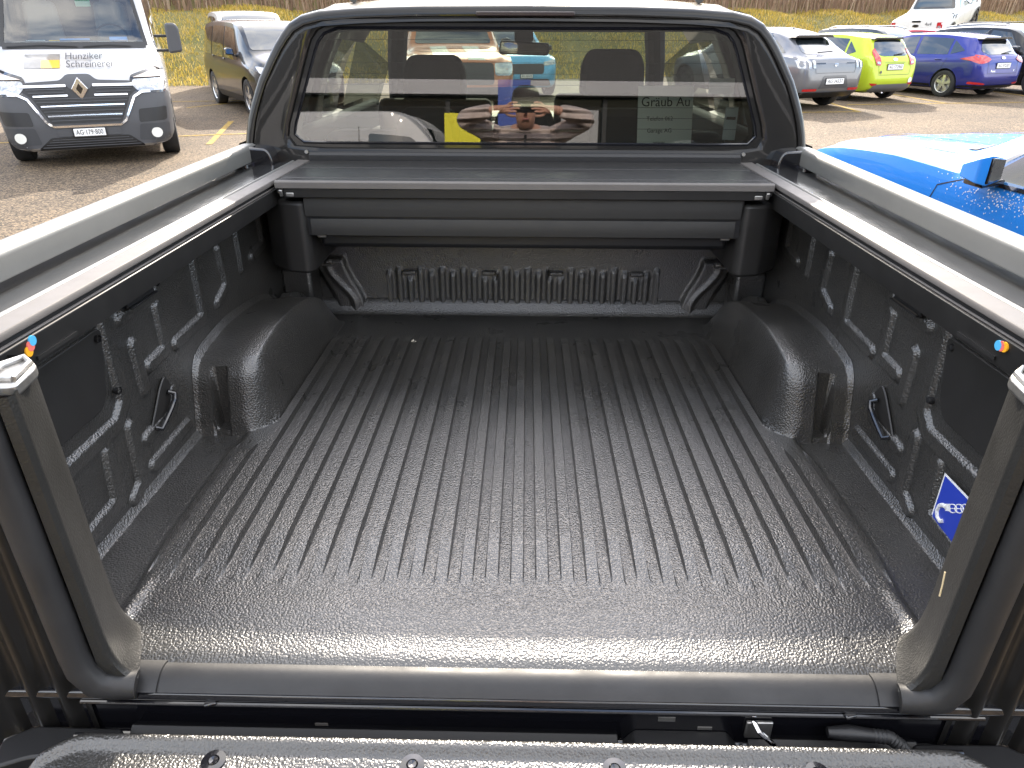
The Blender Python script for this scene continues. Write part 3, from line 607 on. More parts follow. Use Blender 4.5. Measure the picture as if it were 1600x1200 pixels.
# ------------------------------------------------------------------ cars
def wheel_mesh(r, wd, spokes, rimf=.66):
    """tyre and rim meshes, axle along x, outer face at +x"""
    t = MB().lathe([(r*rimf, -wd*.45), (r*.86, -wd*.5), (r*.965, -wd*.46), (r, -wd*.3), (r, wd*.3), (r*.965, wd*.46), (r*.86, wd*.5), (r*(rimf+.02), wd*.46), (r*rimf, wd*.40)], 'x', 36)
    q = MB().lathe([(r*rimf*1.02, -wd*.4), (r*rimf*.98, wd*.05), (r*rimf*.96, wd*.38), (r*rimf*1.02, wd*.44)], 'x', 36)
    q.lathe([(0, wd*.40), (r*.10, wd*.39), (r*.13, wd*.30), (r*.13, 0), (0, 0)], 'x', 16)
    for k in range(spokes):
        a = 2*math.pi*k/spokes+.3; c, s_ = math.cos(a), math.sin(a)
        P = []
        for rr, w_, x1, x0 in ((r*.10, r*.085, wd*.38, wd*.1), (r*rimf*.98, r*.13, wd*.36, wd*.12)):
            for sg in (-1, 1):
                for x in (x0, x1): P.append((x, c*rr-s_*w_*sg, s_*rr+c*w_*sg))
        q.add(P, [(1, 3, 7, 5), (0, 4, 6, 2), (0, 1, 5, 4), (2, 6, 7, 3)])
    q.lathe([(r*rimf*.9, wd*.02), (0, wd*.02)], 'x', 24)
    return t, q
ARCHE = {
 'hatch': dict(zt=[(-.5, .36), (-.494, .52), (-.486, .62), (-.468, .685), (-.445, .74), (-.40, .90), (-.375, .945), (-.33, .965), (-.15, 1), (.02, .985), (.08, .95), (.265, .685), (.33, .655), (.42, .60), (.465, .53), (.49, .44), (.5, .33)],
               zl=[(-.5, .30), (-.485, .2), (-.43, .14), (0, .125), (.43, .13), (.485, .15), (.5, .22)], zs=[(-.5, .62), (-.42, .67), (-.2, .645), (.1, .61), (.27, .585), (.42, .54), (.5, .45)],
               w=[(-.5, .70), (-.494, .80), (-.48, .88), (-.45, .935), (-.38, .98), (-.25, 1), (.2, 1), (.36, .985), (.43, .93), (.47, .84), (.49, .73), (.5, .58)],
               wt=[(-.5, .62), (-.46, .70), (-.40, .67), (-.3, .69), (-.1, .72), (.08, .70), (.27, .78), (.4, .76), (.5, .5)]),
 'estate': dict(zt=[(-.5, .36), (-.494, .55), (-.485, .66), (-.465, .80), (-.44, .93), (-.41, .955), (-.15, 1), (.02, .985), (.08, .95), (.255, .685), (.33, .655), (.42, .60), (.465, .53), (.49, .44), (.5, .33)],
               zl=[(-.5, .30), (-.485, .2), (-.43, .14), (0, .125), (.43, .13), (.485, .15), (.5, .22)], zs=[(-.5, .62), (-.42, .66), (-.2, .64), (.1, .61), (.27, .585), (.42, .54), (.5, .45)],
               w=[(-.5, .74), (-.494, .83), (-.48, .90), (-.45, .945), (-.38, .98), (-.25, 1), (.2, 1), (.36, .985), (.43, .93), (.47, .84), (.49, .73), (.5, .58)],
               wt=[(-.5, .66), (-.46, .71), (-.40, .70), (-.3, .71), (-.1, .72), (.08, .70), (.27, .78), (.4, .76), (.5, .5)]),
 'fastback': dict(zt=[(-.5, .40), (-.495, .55), (-.487, .625), (-.47, .655), (-.445, .675), (-.41, .72), (-.30, .885), (-.22, .955), (-.08, 1), (.04, .985), (.10, .945), (.27, .70), (.33, .67), (.42, .62), (.465, .55), (.49, .46), (.5, .34)],
               zl=[(-.5, .32), (-.485, .21), (-.43, .15), (0, .13), (.43, .14), (.485, .16), (.5, .22)], zs=[(-.5, .60), (-.45, .625), (-.36, .655), (-.2, .65), (.1, .62), (.27, .60), (.42, .55), (.5, .45)],
               w=[(-.5, .72), (-.494, .82), (-.48, .89), (-.45, .94), (-.36, .99), (-.25, 1), (.2, .985), (.36, .985), (.43, .93), (.47, .84), (.49, .73), (.5, .58)],
               wt=[(-.5, .62), (-.46, .70), (-.40, .66), (-.3, .63), (-.1, .69), (.08, .69), (.27, .78), (.4, .76), (.5, .5)]),
 'coupe': dict(zt=[(-.5, .42), (-.494, .60), (-.485, .70), (-.46, .735), (-.40, .75), (-.25, .93), (-.15, .99), (-.06, 1), (.02, .965), (.17, .735), (.24, .725), (.34, .70), (.43, .645), (.475, .57), (.494, .47), (.5, .36)],
               zl=[(-.5, .32), (-.485, .21), (-.43, .14), (0, .12), (.43, .12), (.485, .14), (.5, .2)], zs=[(-.5, .66), (-.42, .69), (-.27, .685), (-.1, .65), (.1, .655), (.25, .665), (.38, .64), (.46, .57), (.5, .46)],
               w=[(-.5, .74), (-.494, .82), (-.47, .90), (-.38, .98), (-.28, 1), (-.12, .97), (.1, .965), (.26, .985), (.36, .99), (.43, .95), (.47, .87), (.49, .77), (.5, .62)],
               wt=[(-.5, .66), (-.42, .68), (-.25, .60), (-.1, .62), (.02, .62), (.17, .76), (.3, .80), (.42, .78), (.5, .52)]),
 'mpv': dict(zt=[(-.5, .34), (-.494, .55), (-.487, .80), (-.475, .93), (-.45, .965), (-.2, 1), (.06, .985), (.12, .96), (.315, .66), (.37, .62), (.44, .56), (.475, .48), (.494, .38), (.5, .28)],
               zl=[(-.5, .26), (-.485, .17), (-.43, .12), (0, .11), (.43, .11), (.485, .13), (.5, .18)], zs=[(-.5, .58), (-.42, .58), (-.2, .57), (.1, .56), (.3, .55), (.42, .50), (.5, .38)],
               w=[(-.5, .80), (-.494, .88), (-.48, .93), (-.45, .96), (-.38, .99), (-.25, 1), (.2, 1), (.36, .985), (.43, .93), (.47, .84), (.49, .73), (.5, .58)],
               wt=[(-.5, .74), (-.46, .78), (-.3, .80), (-.1, .80), (.10, .77), (.30, .80), (.4, .76), (.5, .5)]),
 'van': dict(zt=[(-.5, .7), (-.497, .94), (-.485, .985), (-.4, 1), (.12, 1), (.165, .975), (.195, .93), (.345, .565), (.36, .548), (.41, .505), (.45, .465), (.475, .43), (.49, .36), (.5, .22)],
               zl=[(-.5, .14), (-.43, .10), (0, .09), (.43, .085), (.485, .085), (.5, .10)], zs=[(-.5, .55), (-.2, .55), (.2, .54), (.34, .515), (.42, .46), (.48, .38), (.5, .25)],
               w=[(-.5, .90), (-.49, .96), (-.46, .985), (-.3, 1), (.3, 1), (.42, .985), (.46, .945), (.485, .87), (.5, .76)],
               wt=[(-.5, .86), (-.3, .90), (.1, .89), (.18, .82), (.35, .84), (.42, .82), (.48, .78), (.5, .62)]),
}
class Car:
    def __init__(s, name, kind, Lg, Wd, H, pm, label, loc, heading, wheel=(.33, .21), axles=(-.285, .30), spokes=5, rim=None, group=None, cat='car', holes=()):
        s.L, s.W, s.H = Lg, Wd/2, H; s.A = ARCHE[kind]; x, y = loc
        s.e = empty(name, (x, y, gz(x, y)), label, cat, group)
        d = Vector((-math.sin(heading), math.cos(heading), 0)); d.z = SLOPE*d.y; d.normalize(); n = Vector((0, -SLOPE, 1)).normalized(); r = d.cross(n).normalized()
        s.e.rotation_euler = Matrix((r, d, r.cross(d))).transposed().to_euler()
        s.axles = [a*Lg for a in axles]; s.wr, s.ww = wheel
        ys = sorted(set([round(v, 4) for v in [-.5+.006*i for i in range(12)] + rng(-.43, .43, 60) + [.5-.006*i for i in range(12)]]))
        mb = MB(); n_ = 0
        for v in ys:
            sec = s.section(v); ring = [(p[0], v*Lg, p[1]) for p in sec] + [(-p[0], v*Lg, p[1]) for p in sec[-2:0:-1]]
            n_ = len(ring); mb.v += ring
        for i in range(len(ys)-1):
            for j in range(n_): mb.f.append((i*n_+j, i*n_+(j+1) % n_, (i+1)*n_+(j+1) % n_, (i+1)*n_+j))
        mb.f.append(tuple(range(n_))); mb.f.append(tuple((len(ys)-1)*n_+j for j in range(n_)))
        me = bpy.data.meshes.new('body'); me.from_pydata(mb.v, [], mb.f)
        b = bmesh.new(); b.from_mesh(me); bmesh.ops.recalc_face_normals(b, faces=b.faces); s.bvh = BVHTree.FromBMesh(b); b.to_mesh(me); b.free()
        o = obj('body', me, [pm, M_WELL], None)
        # wheel wells and see-through window pockets are cut out of the solid body
        cut = MB()
        for ya in s.axles:
            for sg in (-1, 1):
                xa = sorted((sg*s.W*1.1, sg*(s.W-.26)))
                cut.add(*(lambda m: (m.v, m.f))(MB().cyl((xa[0], ya, s.wr*1.0), (xa[1], ya, s.wr*1.0), s.wr*1.13, 40)))
        cuts = [cut] + list(holes)
        for c in cuts:
            co = c.build('cutter', [M_WELL, M_WELL], None, False); co.data.polygons.foreach_set('material_index', [1]*len(co.data.polygons))
            md = o.modifiers.new('cut', 'BOOLEAN'); md.operation = 'DIFFERENCE'; md.solver = 'EXACT'; md.object = co
            dg = bpy.context.evaluated_depsgraph_get(); dg.update(); nm = bpy.data.meshes.new_from_object(o.evaluated_get(dg)); o.modifiers.clear(); o.data = nm; bpy.data.objects.remove(co)
        nm = o.data; nm.name = 'body'
        while len(nm.materials) > 2: nm.materials.pop()
        nm.polygons.foreach_set('use_smooth', [True]*len(nm.polygons)); nm.set_sharp_from_angle(angle=R(32))
        o.parent = s.e; s.body = o
        t, q = wheel_mesh(s.wr, s.ww, spokes); tm = None
        for ya in s.axles:
            for sg in (-1, 1):
                if tm is None: wo_ = t.build('wheel', M_TYRE, s.e); ro = q.build('rim', rim or M_RIM, wo_); tm, rm = wo_.data, ro.data
                else:
                    wo_ = bpy.data.objects.new('wheel', tm); COL.objects.link(wo_); wo_.parent = s.e; ro = bpy.data.objects.new('rim', rm); COL.objects.link(ro); ro.parent = wo_
                wo_.location = (sg*(s.W-s.ww*.55), ya, s.wr); wo_.rotation_euler = (0, 0, 0 if sg > 0 else math.pi)
    def section(s, v):
        g = lambda k: interp(s.A[k], v)
        H, W = s.H, s.W; zt, zl, zs, w, wt = g('zt')*H, g('zl')*H, g('zs')*H, g('w')*W, g('wt')*W
        zs = min(zs, zl+.90*(zt-zl)); h = zs-zl; up = zt-zs; cr = min(.05, up*.45)+.012; wt = min(wt, w*.93)
        P = [(0, zl), (.78*w, zl), (.92*w, zl+.05*h), (.972*w, zl+.16*h), (.99*w, zl+.40*h), (1.0*w, zl+.62*h), (.997*w, zl+.78*h), (.982*w, zl+.92*h), (.955*w, zs)]
        a, b = Vector((.945*w, zs+.01*up)), Vector((wt, zt-cr))
        for t in (.2, .45, .7, .9): p = a.lerp(b, t); P.append((p.x+.018*math.sin(math.pi*t)*min(1, up/.3), p.y))
        return P + [(wt*.985, zt-cr*.72), (wt*.90, zt-cr*.40), (wt*.65, zt-cr*.14), (wt*.33, zt-cr*.03), (0, zt)]
    def cast(s, view, u, v):
        B = 9
        o, d = {'rear': ((u, -B, v), (0, 1, 0)), 'front': ((u, B, v), (0, -1, 0)), 'left': ((-B, u, v), (1, 0, 0)), 'right': ((B, u, v), (-1, 0, 0)), 'top': ((u, v, B), (0, 0, -1))}[view]
        h = s.bvh.ray_cast(Vector(o), Vector(d)); return (h[0], Vector(d), h[1]) if h[0] is not None else None
    def decal(s, name, view, poly, m, off=.004, step=.07, parent=None):
        b = bmesh.new(); f = b.faces.new([b.verts.new((u, v, 0)) for u, v in poly])
        us = [p[0] for p in poly]; vs_ = [p[1] for p in poly]
        for ax, lo, hi in ((0, min(us), max(us)), (1, min(vs_), max(vs_))):
            k = max(1, int((hi-lo)/step)+1)
            for i in range(1, k):
                c = [0, 0, 0]; c[ax] = lo+(hi-lo)*i/k; nn = [0, 0, 0]; nn[ax] = 1
                bmesh.ops.bisect_plane(b, geom=b.verts[:]+b.edges[:]+b.faces[:], plane_co=c, plane_no=nn)
        bmesh.ops.triangulate(b, faces=[q for q in b.faces if len(q.verts) > 4])
        s._wrap(b, view, off); me = bpy.data.meshes.new(name); b.to_mesh(me); b.free()
        return obj(name, me, m, parent or s.e, True, 50)
    def _wrap(s, b, view, off):
        bad = []
        for q in b.verts:
            h = s.cast(view, q.co.x, q.co.y)
            if h is None: bad.append(q)
            else: q.co = h[0]-h[1]*off*.6+h[2]*off*.6
        bmesh.ops.delete(b, geom=bad, context='VERTS'); bmesh.ops.recalc_face_normals(b, faces=b.faces)
    def text(s, view, st, size, u, v, m, off=.008, flip=False, sx=1, parent=None):
        tv, tf = text2d(st, size); sg = -1 if flip else 1
        b = bmesh.new(); vv = [b.verts.new((u+sg*p[0]*sx, v+p[1], 0)) for p in tv]
        for f in tf:
            try: b.faces.new([vv[i] for i in f])
            except ValueError: pass
        s._wrap(b, view, off); me = bpy.data.meshes.new('lettering'); b.to_mesh(me); b.free(); return obj('lettering', me, m, parent or s.e, False)
    def stroke(s, name, view, pts, wd, m, off=.004, parent=None):
        """a thin strip along a polyline on the body (panel gap, chrome strip)"""
        P = [Vector(p) for p in pts]; out = []
        for i in range(len(P)-1):
            k = max(1, int((P[i+1]-P[i]).length/.06))
            out += [P[i].lerp(P[i+1], t/k) for t in range(k)]
        out.append(P[-1]); b = bmesh.new(); rows = []
        for i, p in enumerate(out):
            t = (out[min(i+1, len(out)-1)]-out[max(i-1, 0)]).normalized(); n = Vector((-t.y, t.x))*wd/2
            rows.append((b.verts.new((*(p-n), 0)), b.verts.new((*(p+n), 0))))
        for i in range(len(rows)-1): b.faces.new((rows[i][0], rows[i+1][0], rows[i+1][1], rows[i][1]))
        s._wrap(b, view, off); me = bpy.data.meshes.new(name); b.to_mesh(me); b.free(); return obj(name, me, m, parent or s.e, True)
    def plate(s, view, u, v, st, wd=.50, ht=.11, out=.02):
        h = s.cast(view, u, v); y = h[0].y; sg = -1 if view == 'rear' else 1; y += sg*out
        p = MB().box((u, y, v), (wd, .012, ht)).build('number_plate', M_WHITE, s.e, bevel=.004)
        tv, tf = text2d(st, ht*.95); fl = 1 if view == 'rear' else -1; k = min(1, wd*.86/max(1e-3, max(q[0] for q in tv)-min(q[0] for q in tv)))
        MB().add([(u+fl*q[0]*k, y+sg*.0075, v+q[1]*.95) for q in tv], tf).build('lettering', M_BLACKT, p, False, fix=False)
        MB().box((u, y-sg*.008, v), (wd+.03, .008, ht+.03)).build('plate_holder', M_BLKP, p, bevel=.003)
        return p
    def mirror(s, side, y, z, m, wd=.20, ht=.14):
        h = s.cast('left' if side < 0 else 'right', y, z); x = abs(h[0].x) if h else s.W*.9
        o = MB().prism(rounded([(side*(x+.03), z+.0), (side*(x+wd), z+.015), (side*(x+wd), z+ht*.8), (side*(x+wd*.75), z+ht), (side*(x+.05), z+ht*.9)], .03), 'y', y-.05, y+.10).build('door_mirror', m, s.e, bevel=.03)
        MB().box((side*(x+.01), y+.02, z-.005), (.10, .07, .03)).build('mirror_arm', M_BLKP, o, bevel=.008)
        MB().prism(rounded([(side*(x+.05), z+.015), (side*(x+wd-.01), z+.025), (side*(x+wd-.015), z+ht*.85), (side*(x+.06), z+ht*.82)], .02), 'y', y-.058, y-.053).build('mirror_glass', MATS['mirror'], o)
    def sides(s, wins, sill=True, doors=(), handles=()):
        """wins: list of side-view polygons in (y/L, z/H)"""
        for vw in ('left', 'right'):
            for w_ in wins: s.decal('side_window', vw, rounded([(a*s.L, b*s.H) for a, b in w_], .03), M_DGL, .004)
            for d in doors: s.stroke('door_gap', vw, [(a*s.L, b*s.H) for a, b in d], .008, M_BLACKT, .002)
            for (a, b) in handles:
                h = s.cast(vw, a*s.L, b*s.H)
                if h: MB().box((h[0].x, a*s.L, b*s.H), (.05, .17, .026)).build('door_handle', s.body.data.materials[0], s.e, bevel=.008)
            if sill: s.decal('sill_trim', vw, [(s.axles[0]+s.wr*1.2, s.H*.135), (s.axles[1]-s.wr*1.2, s.H*.135), (s.axles[1]-s.wr*1.2, s.H*.20), (s.axles[0]+s.wr*1.2, s.H*.20)], M_BLKP, .006)
SIDE5 = [[(-.06, .655), (.16, .635), (.065, .90), (-.05, .935)], [(-.28, .67), (-.08, .655), (-.07, .935), (-.27, .91)], [(-.385, .71), (-.30, .675), (-.29, .90), (-.34, .87)]]
DOOR5 = [[(-.07, .20), (-.07, .93)], [(.165, .20), (.18, .45), (.17, .62)], [(-.29, .62), (-.26, .40), (-.19, .30)]]
HAND5 = [(-.03, .575), (-.235, .59)]
def rect(u0, u1, v0, v1, r=.02): return rounded([(u0, v0), (u1, v0), (u1, v1), (u0, v1)], r)
ROW = R(26); OPP = R(206)
# grey electric fastback
c = Car('parked_car', 'fastback', 4.71, 1.88, 1.60, paint('grey', (.17, .175, .19), .5, .3), 'grey fastback crossover with triple-bar tail lights, nearest the truck in its row', (5.49, 17.82), ROW, (.355, .235), (-.30, .335), 10, M_RIMD, 'cars parked in the right-hand row')
c.sides([[(-.05, .66), (.165, .645), (.07, .905), (-.04, .945)], [(-.27, .675), (-.07, .66), (-.06, .945), (-.22, .905)], [(-.35, .70), (-.29, .68), (-.25, .85)]], True, DOOR5, ())
c.decal('rear_window', 'rear', rounded([(-.60, 1.10), (.60, 1.10), (.50, 1.33), (.40, 1.38), (-.40, 1.38), (-.50, 1.33)], .06), M_DGL, .006)
sp = MB().prism(rounded([(-.56, 1.405), (.56, 1.405), (.50, 1.455), (-.50, 1.455)], .02), 'y', -1.62, -1.40).build('spoiler', M_BLKG, c.e, bevel=.015)
for sg in (-1, 1):
    for k in range(3):
        u = sg*(.84-.115*k); c.decal('tail_light', 'rear', rounded([(u-.035, .845), (u+.035, .845), (u+.035, .99), (u-.035, .99)], .015), M_CLEAR, .010)
    c.decal('light_bar', 'rear', rect(min(sg*.30, sg*.56), max(sg*.30, sg*.56), .925, .945, .005), M_BLKG, .006)
    c.decal('reflector', 'rear', rect(min(sg*.45, sg*.80), max(sg*.45, sg*.80), .40, .45), M_RED, .010)
c.decal('diffuser', 'rear', rounded([(-.86, .20), (.86, .20), (.88, .375), (-.88, .375)], .04), M_BLKP, .012)
for k in range(4): c.decal('diffuser_fin', 'rear', rect(-.33+.2*k, -.30+.2*k, .20, .33, .005), M_ALUD, .03)
c.decal('plate_recess_shade', 'rear', rounded([(-.42, .45), (.42, .45), (.32, .70), (-.32, .70)], .03), paint('grey_shade', (.09, .095, .105)), .005)  # flush patch; the recess shade is painted as a darker body grey
c.plate('rear', .0, .585, 'AG 34337'); c.text('rear', 'GT', .08, .0, .90, M_CHR, .012)
c.stroke('hatch_gap', 'rear', [(-.62, 1.07), (-.55, .75), (.55, .75), (.62, 1.07)], .007, M_BLACKT, .002)
MB().tube([(-.30, -2.05, 1.13), (.12, -2.04, 1.15)], .012, 8).build('wiper', M_BLKP, c.e); MB().prism([(-1.05, 1.545), (-.92, 1.60), (-.94, 1.545)], 'x', -.012, .012).build('antenna', M_BLKG, c.e, bevel=.004)
# lime green hatchback
c = Car('parked_car', 'hatch', 3.95, 1.72, 1.48, paint('lime', (.44, .55, .03), .1, .35), 'lime green hatchback with tall red tail lights beside the grey fastback', (7.78, 19.39), ROW, (.30, .195), (-.30, .325), 7, M_RIM, 'cars parked in the right-hand row')
c.sides(SIDE5[:2]+[[(-.36, .73), (-.295, .675), (-.285, .88)]], True, DOOR5, HAND5)
c.decal('rear_window', 'rear', rounded([(-.56, 1.06), (-.38, .995), (.38, .995), (.56, 1.06), (.46, 1.30), (.30, 1.335), (-.30, 1.335), (-.46, 1.30)], .08), M_DGL, .006)
MB().prism(rounded([(-.50, 1.345), (.50, 1.345), (.44, 1.385), (-.44, 1.385)], .015), 'y', -1.64, -1.46).build('spoiler', M_BLKG, c.e, bevel=.012)
for sg in (-1, 1):
    P = [(.50, 1.17), (.585, 1.12), (.64, .92), (.62, .81), (.47, .80), (.47, .95)]; P = P if sg > 0 else mirx(P)
    c.decal('tail_light', 'rear', rounded(P, .04), M_RED, .014); c.decal('lamp_inset', 'rear', rounded([(sg*.50, .83), (sg*.60, .84), (sg*.60, .89), (sg*.50, .88)], .02), M_CLEAR, .02)
    P = [(-1.90, .82), (-1.72, .88), (-1.64, 1.0), (-1.70, 1.17), (-1.79, 1.12)]
    c.decal('reflector', 'rear', rounded([(sg*.50, .42), (sg*.72, .43), (sg*.66, .375), (sg*.55, .375)], .01), M_RED, .012)
c.decal('lower_bumper', 'rear', rounded([(-.70, .21), (.70, .21), (.58, .40), (-.58, .40)], .05), mat('grey_plastic', (.13, .13, .135), .6), .012)
c.stroke('hatch_gap', 'rear', [(-.56, 1.0), (-.50, .60), (.50, .60), (.56, 1.0)], .008, M_BLACKT, .002); c.stroke('hatch_crease_shade', 'rear', [(-.33, .86), (.33, .86)], .014, paint('lime_shade', (.22, .28, .02), .1), .003)  # the crease is only its shade, painted as a darker lime strip
c.plate('rear', .0, .765, 'AG 572960'); 
c.decal('badge', 'rear', [(.09*math.cos(a)*.8, .925+.032*math.sin(a)) for a in rng(0, 6.283, 17)[:-1]], M_CHR, .01, .3)
c.decal('round_sticker', 'rear', [(.57+.065*math.cos(a), .47+.065*math.sin(a)) for a in rng(0, 6.283, 21)[:-1]], M_WHITE, .010, .3)
c.decal('round_sticker', 'rear', [(-.45+.03*math.cos(a), .66+.035*math.sin(a)) for a in rng(0, 6.283, 17)[:-1]], M_ALU, .010, .3)
MB().tube([(0, -1.86, 1.02), (.33, -1.84, 1.06)], .011, 8).build('wiper', M_BLKP, c.e); MB().lathe([(.045, -.02), (.05, 0), (.045, .02)], 'y', 16, (-.42, -1.78, .24)).build('exhaust', M_STEEL, c.e)
# blue five-door hatchback
c = Car('parked_car', 'hatch', 4.36, 1.82, 1.47, paint('blue', (.028, .035, .21), .35, .3), 'dark blue five-door hatchback with five-spoke wheels and arrow-shaped red tail lights', (10.78, 20.55), ROW, (.315, .205), (-.298, .31), 5, mat('alloy_warm', (.5, .49, .45), .35, .7), 'cars parked in the right-hand row')
c.sides(SIDE5[:2]+[[(-.372, .735), (-.295, .675), (-.285, .885)]], True, DOOR5, HAND5)
c.decal('rear_window', 'rear', rounded([(-.62, 1.07), (-.50, 1.0), (.50, 1.0), (.62, 1.07), (.48, 1.29), (.30, 1.325), (-.30, 1.325), (-.48, 1.29)], .07), M_DGL, .006)
MB().prism(rounded([(-.56, 1.335), (.56, 1.335), (.48, 1.38), (-.48, 1.38)], .015), 'y', -1.86, -1.60).build('spoiler', M_BLKG, c.e, bevel=.012)
for sg in (-1, 1):
    c.decal('tail_light', 'rear', rounded([(sg*.46, .90), (sg*.60, .975), (sg*.80, 1.0), (sg*.88, .90), (sg*.80, .80), (sg*.60, .83)], .03), M_RED, .012)
    c.decal('tail_light', 'left' if sg < 0 else 'right', rounded([(-2.10, .985), (-1.95, .98), (-1.60, .90), (-1.90, .86), (-2.10, .80)], .02), M_RED, .012)
    c.decal('reflector', 'rear', rounded([(sg*.52, .36), (sg*.84, .40), (sg*.84, .345), (sg*.52, .33)], .01), M_RED, .012)
    c.decal('arch_trim', 'left' if sg < 0 else 'right', rounded([(-2.1, .22), (-1.66, .22), (-1.68, .30), (-2.1, .33)], .02), M_BLKP, .008)
c.decal('lower_bumper', 'rear', rounded([(-.82, .19), (.82, .19), (.82, .315), (-.82, .315)], .04), M_BLKP, .012)
c.stroke('hatch_gap', 'rear', [(-.66, 1.0), (-.56, .90), (-.54, .58), (.54, .58), (.56, .90), (.66, 1.0)], .008, M_BLACKT, .002)
c.plate('rear', .0, .755, 'AG 372307'); c.decal('badge', 'rear', [(.075*math.cos(a), .925+.03*math.sin(a)) for a in rng(0, 6.283, 17)[:-1]], M_CHR, .01, .3)
c.text('rear', 'Focus', .07, -.36, .635, M_CHR, .010); c.text('rear', 'ST', .05, .42, .64, M_CHR, .010)
MB().tube([(0, -2.04, 1.02), (.36, -2.02, 1.07)], .011, 8).build('wiper', M_BLKP, c.e); MB().tube([(0, -1.42, 1.40), (0, -1.62, 1.56)], .005, 6).build('antenna', M_BLKP, c.e)
c.mirror(-1, .62, .95, c.body.data.materials[0]); c.mirror(1, .62, .95, c.body.data.materials[0])
# cars facing us and the rear row
def plain(kind, Lg, Wd, H, pm, label, loc, head, group, lights=True, mir=True, rails=None, name='parked_car', cat='car'):
    c = Car(name, kind, Lg, Wd, H, pm, label, loc, head, (.345, .22), (-.29, .315), 5, M_RIM, group, cat)
    c.sides(SIDE5 if kind != 'mpv' else [[(-.03, .59), (.20, .575), (.10, .90), (-.02, .93)], [(-.25, .60), (-.05, .59), (-.04, .93), (-.245, .93)], [(-.45, .61), (-.27, .60), (-.265, .925), (-.44, .89)]], True, DOOR5, HAND5)
    zb, ztp, hb, ht = (.72*H, .93*H, .66*Wd/2, .58*Wd/2) if kind != 'mpv' else (.69*H, .945*H, .74*Wd/2, .66*Wd/2)
    c.decal('windscreen', 'front', rounded([(-hb, zb), (hb, zb), (ht, ztp), (-ht, ztp)], .06), M_DGL, .006)
    if kind in ('hatch', 'estate', 'mpv'): c.decal('rear_window', 'rear', rounded([(-ht*.95, .71*H), (ht*.95, .71*H), (ht*.8, .88*H), (-ht*.8, .88*H)], .06), M_DGL, .006)
    for sg in (-1, 1):
        a, b = sorted((sg*.50*Wd/2, sg*.86*Wd/2))
        c.decal('headlight', 'front', rounded([(a, .45*H), (b, .47*H), (b, .54*H), (a, .50*H)] if sg > 0 else [(a, .47*H), (b, .45*H), (b, .50*H), (a, .54*H)], .03), M_CLEAR, .010)
        c.decal('tail_light', 'rear', rounded([(a, .55*H), (b, .55*H), (b, .66*H), (a, .62*H)], .03), M_RED, .010)
        if mir: c.mirror(sg, .155*Lg, .63*H, M_BLKG)
        if rails: MB().tube([(sg*.66*Wd/2, -.36*Lg, .955*H), (sg*.68*Wd/2, -.30*Lg, .995*H), (sg*.70*Wd/2, -.02*Lg, 1.015*H), (sg*.69*Wd/2, .06*Lg, .975*H)], .018, 8).build('roof_rail', rails, c.e)
    c.decal('grille', 'front', rounded([(-.48*Wd/2, .34*H), (.48*Wd/2, .34*H), (.52*Wd/2, .48*H), (-.52*Wd/2, .48*H)], .05), M_BLKP, .008)
    c.decal('lower_grille', 'front', rounded([(-.7*Wd/2, .17*H), (.7*Wd/2, .17*H), (.62*Wd/2, .27*H), (-.62*Wd/2, .27*H)], .04), M_BLKP, .008)
    c.plate('front', 0, .31*H, 'AG 40518', .30, .08); return c
G2 = 'cars parked in the rear row on the right'
plain('estate', 4.45, 1.86, 1.62, paint('black', (.012, .012, .014), .3, .3), 'black crossover facing the camera to the right of the dark blue hatchback', (13.35, 21.1), OPP, 'cars parked in the right-hand row')
plain('estate', 4.65, 1.83, 1.56, paint('anthracite', (.06, .065, .07), .5, .3), 'dark grey estate car with roof rails behind the lime green hatchback', (11.3, 24.6), OPP, G2, rails=M_CHR)
plain('hatch', 4.1, 1.78, 1.50, paint('red', (.30, .012, .02), .2, .3), 'dark red car whose roof shows behind the dark blue hatchback', (13.9, 25.9), OPP, G2)
plain('estate', 4.6, 1.88, 1.68, paint('midgrey', (.14, .145, .15), .5, .3), 'mid grey crossover with roof rails in front of the white pickup', (16.7, 26.9), OPP, G2, rails=M_SILV)
plain('estate', 4.6, 1.86, 1.55, paint('nightblue', (.03, .035, .05), .4, .3), 'dark car cut off by the right edge of the picture in the rear row', (19.6, 28.2), OPP, G2)
# black people carrier and silver van on the left
c = plain('mpv', 4.75, 1.88, 1.72, paint('black', (.012, .012, .014)), 'black people carrier facing the camera between van and truck cab', (-5.55, 15.9), R(214), None)
c = plain('mpv', 4.95, 1.95, 1.92, paint('silver', (.60, .60, .58), .3, .35), 'silver white van parked just behind the black people carrier', (-7.35, 19.9), R(206), None, cat='van', name='parked_van')
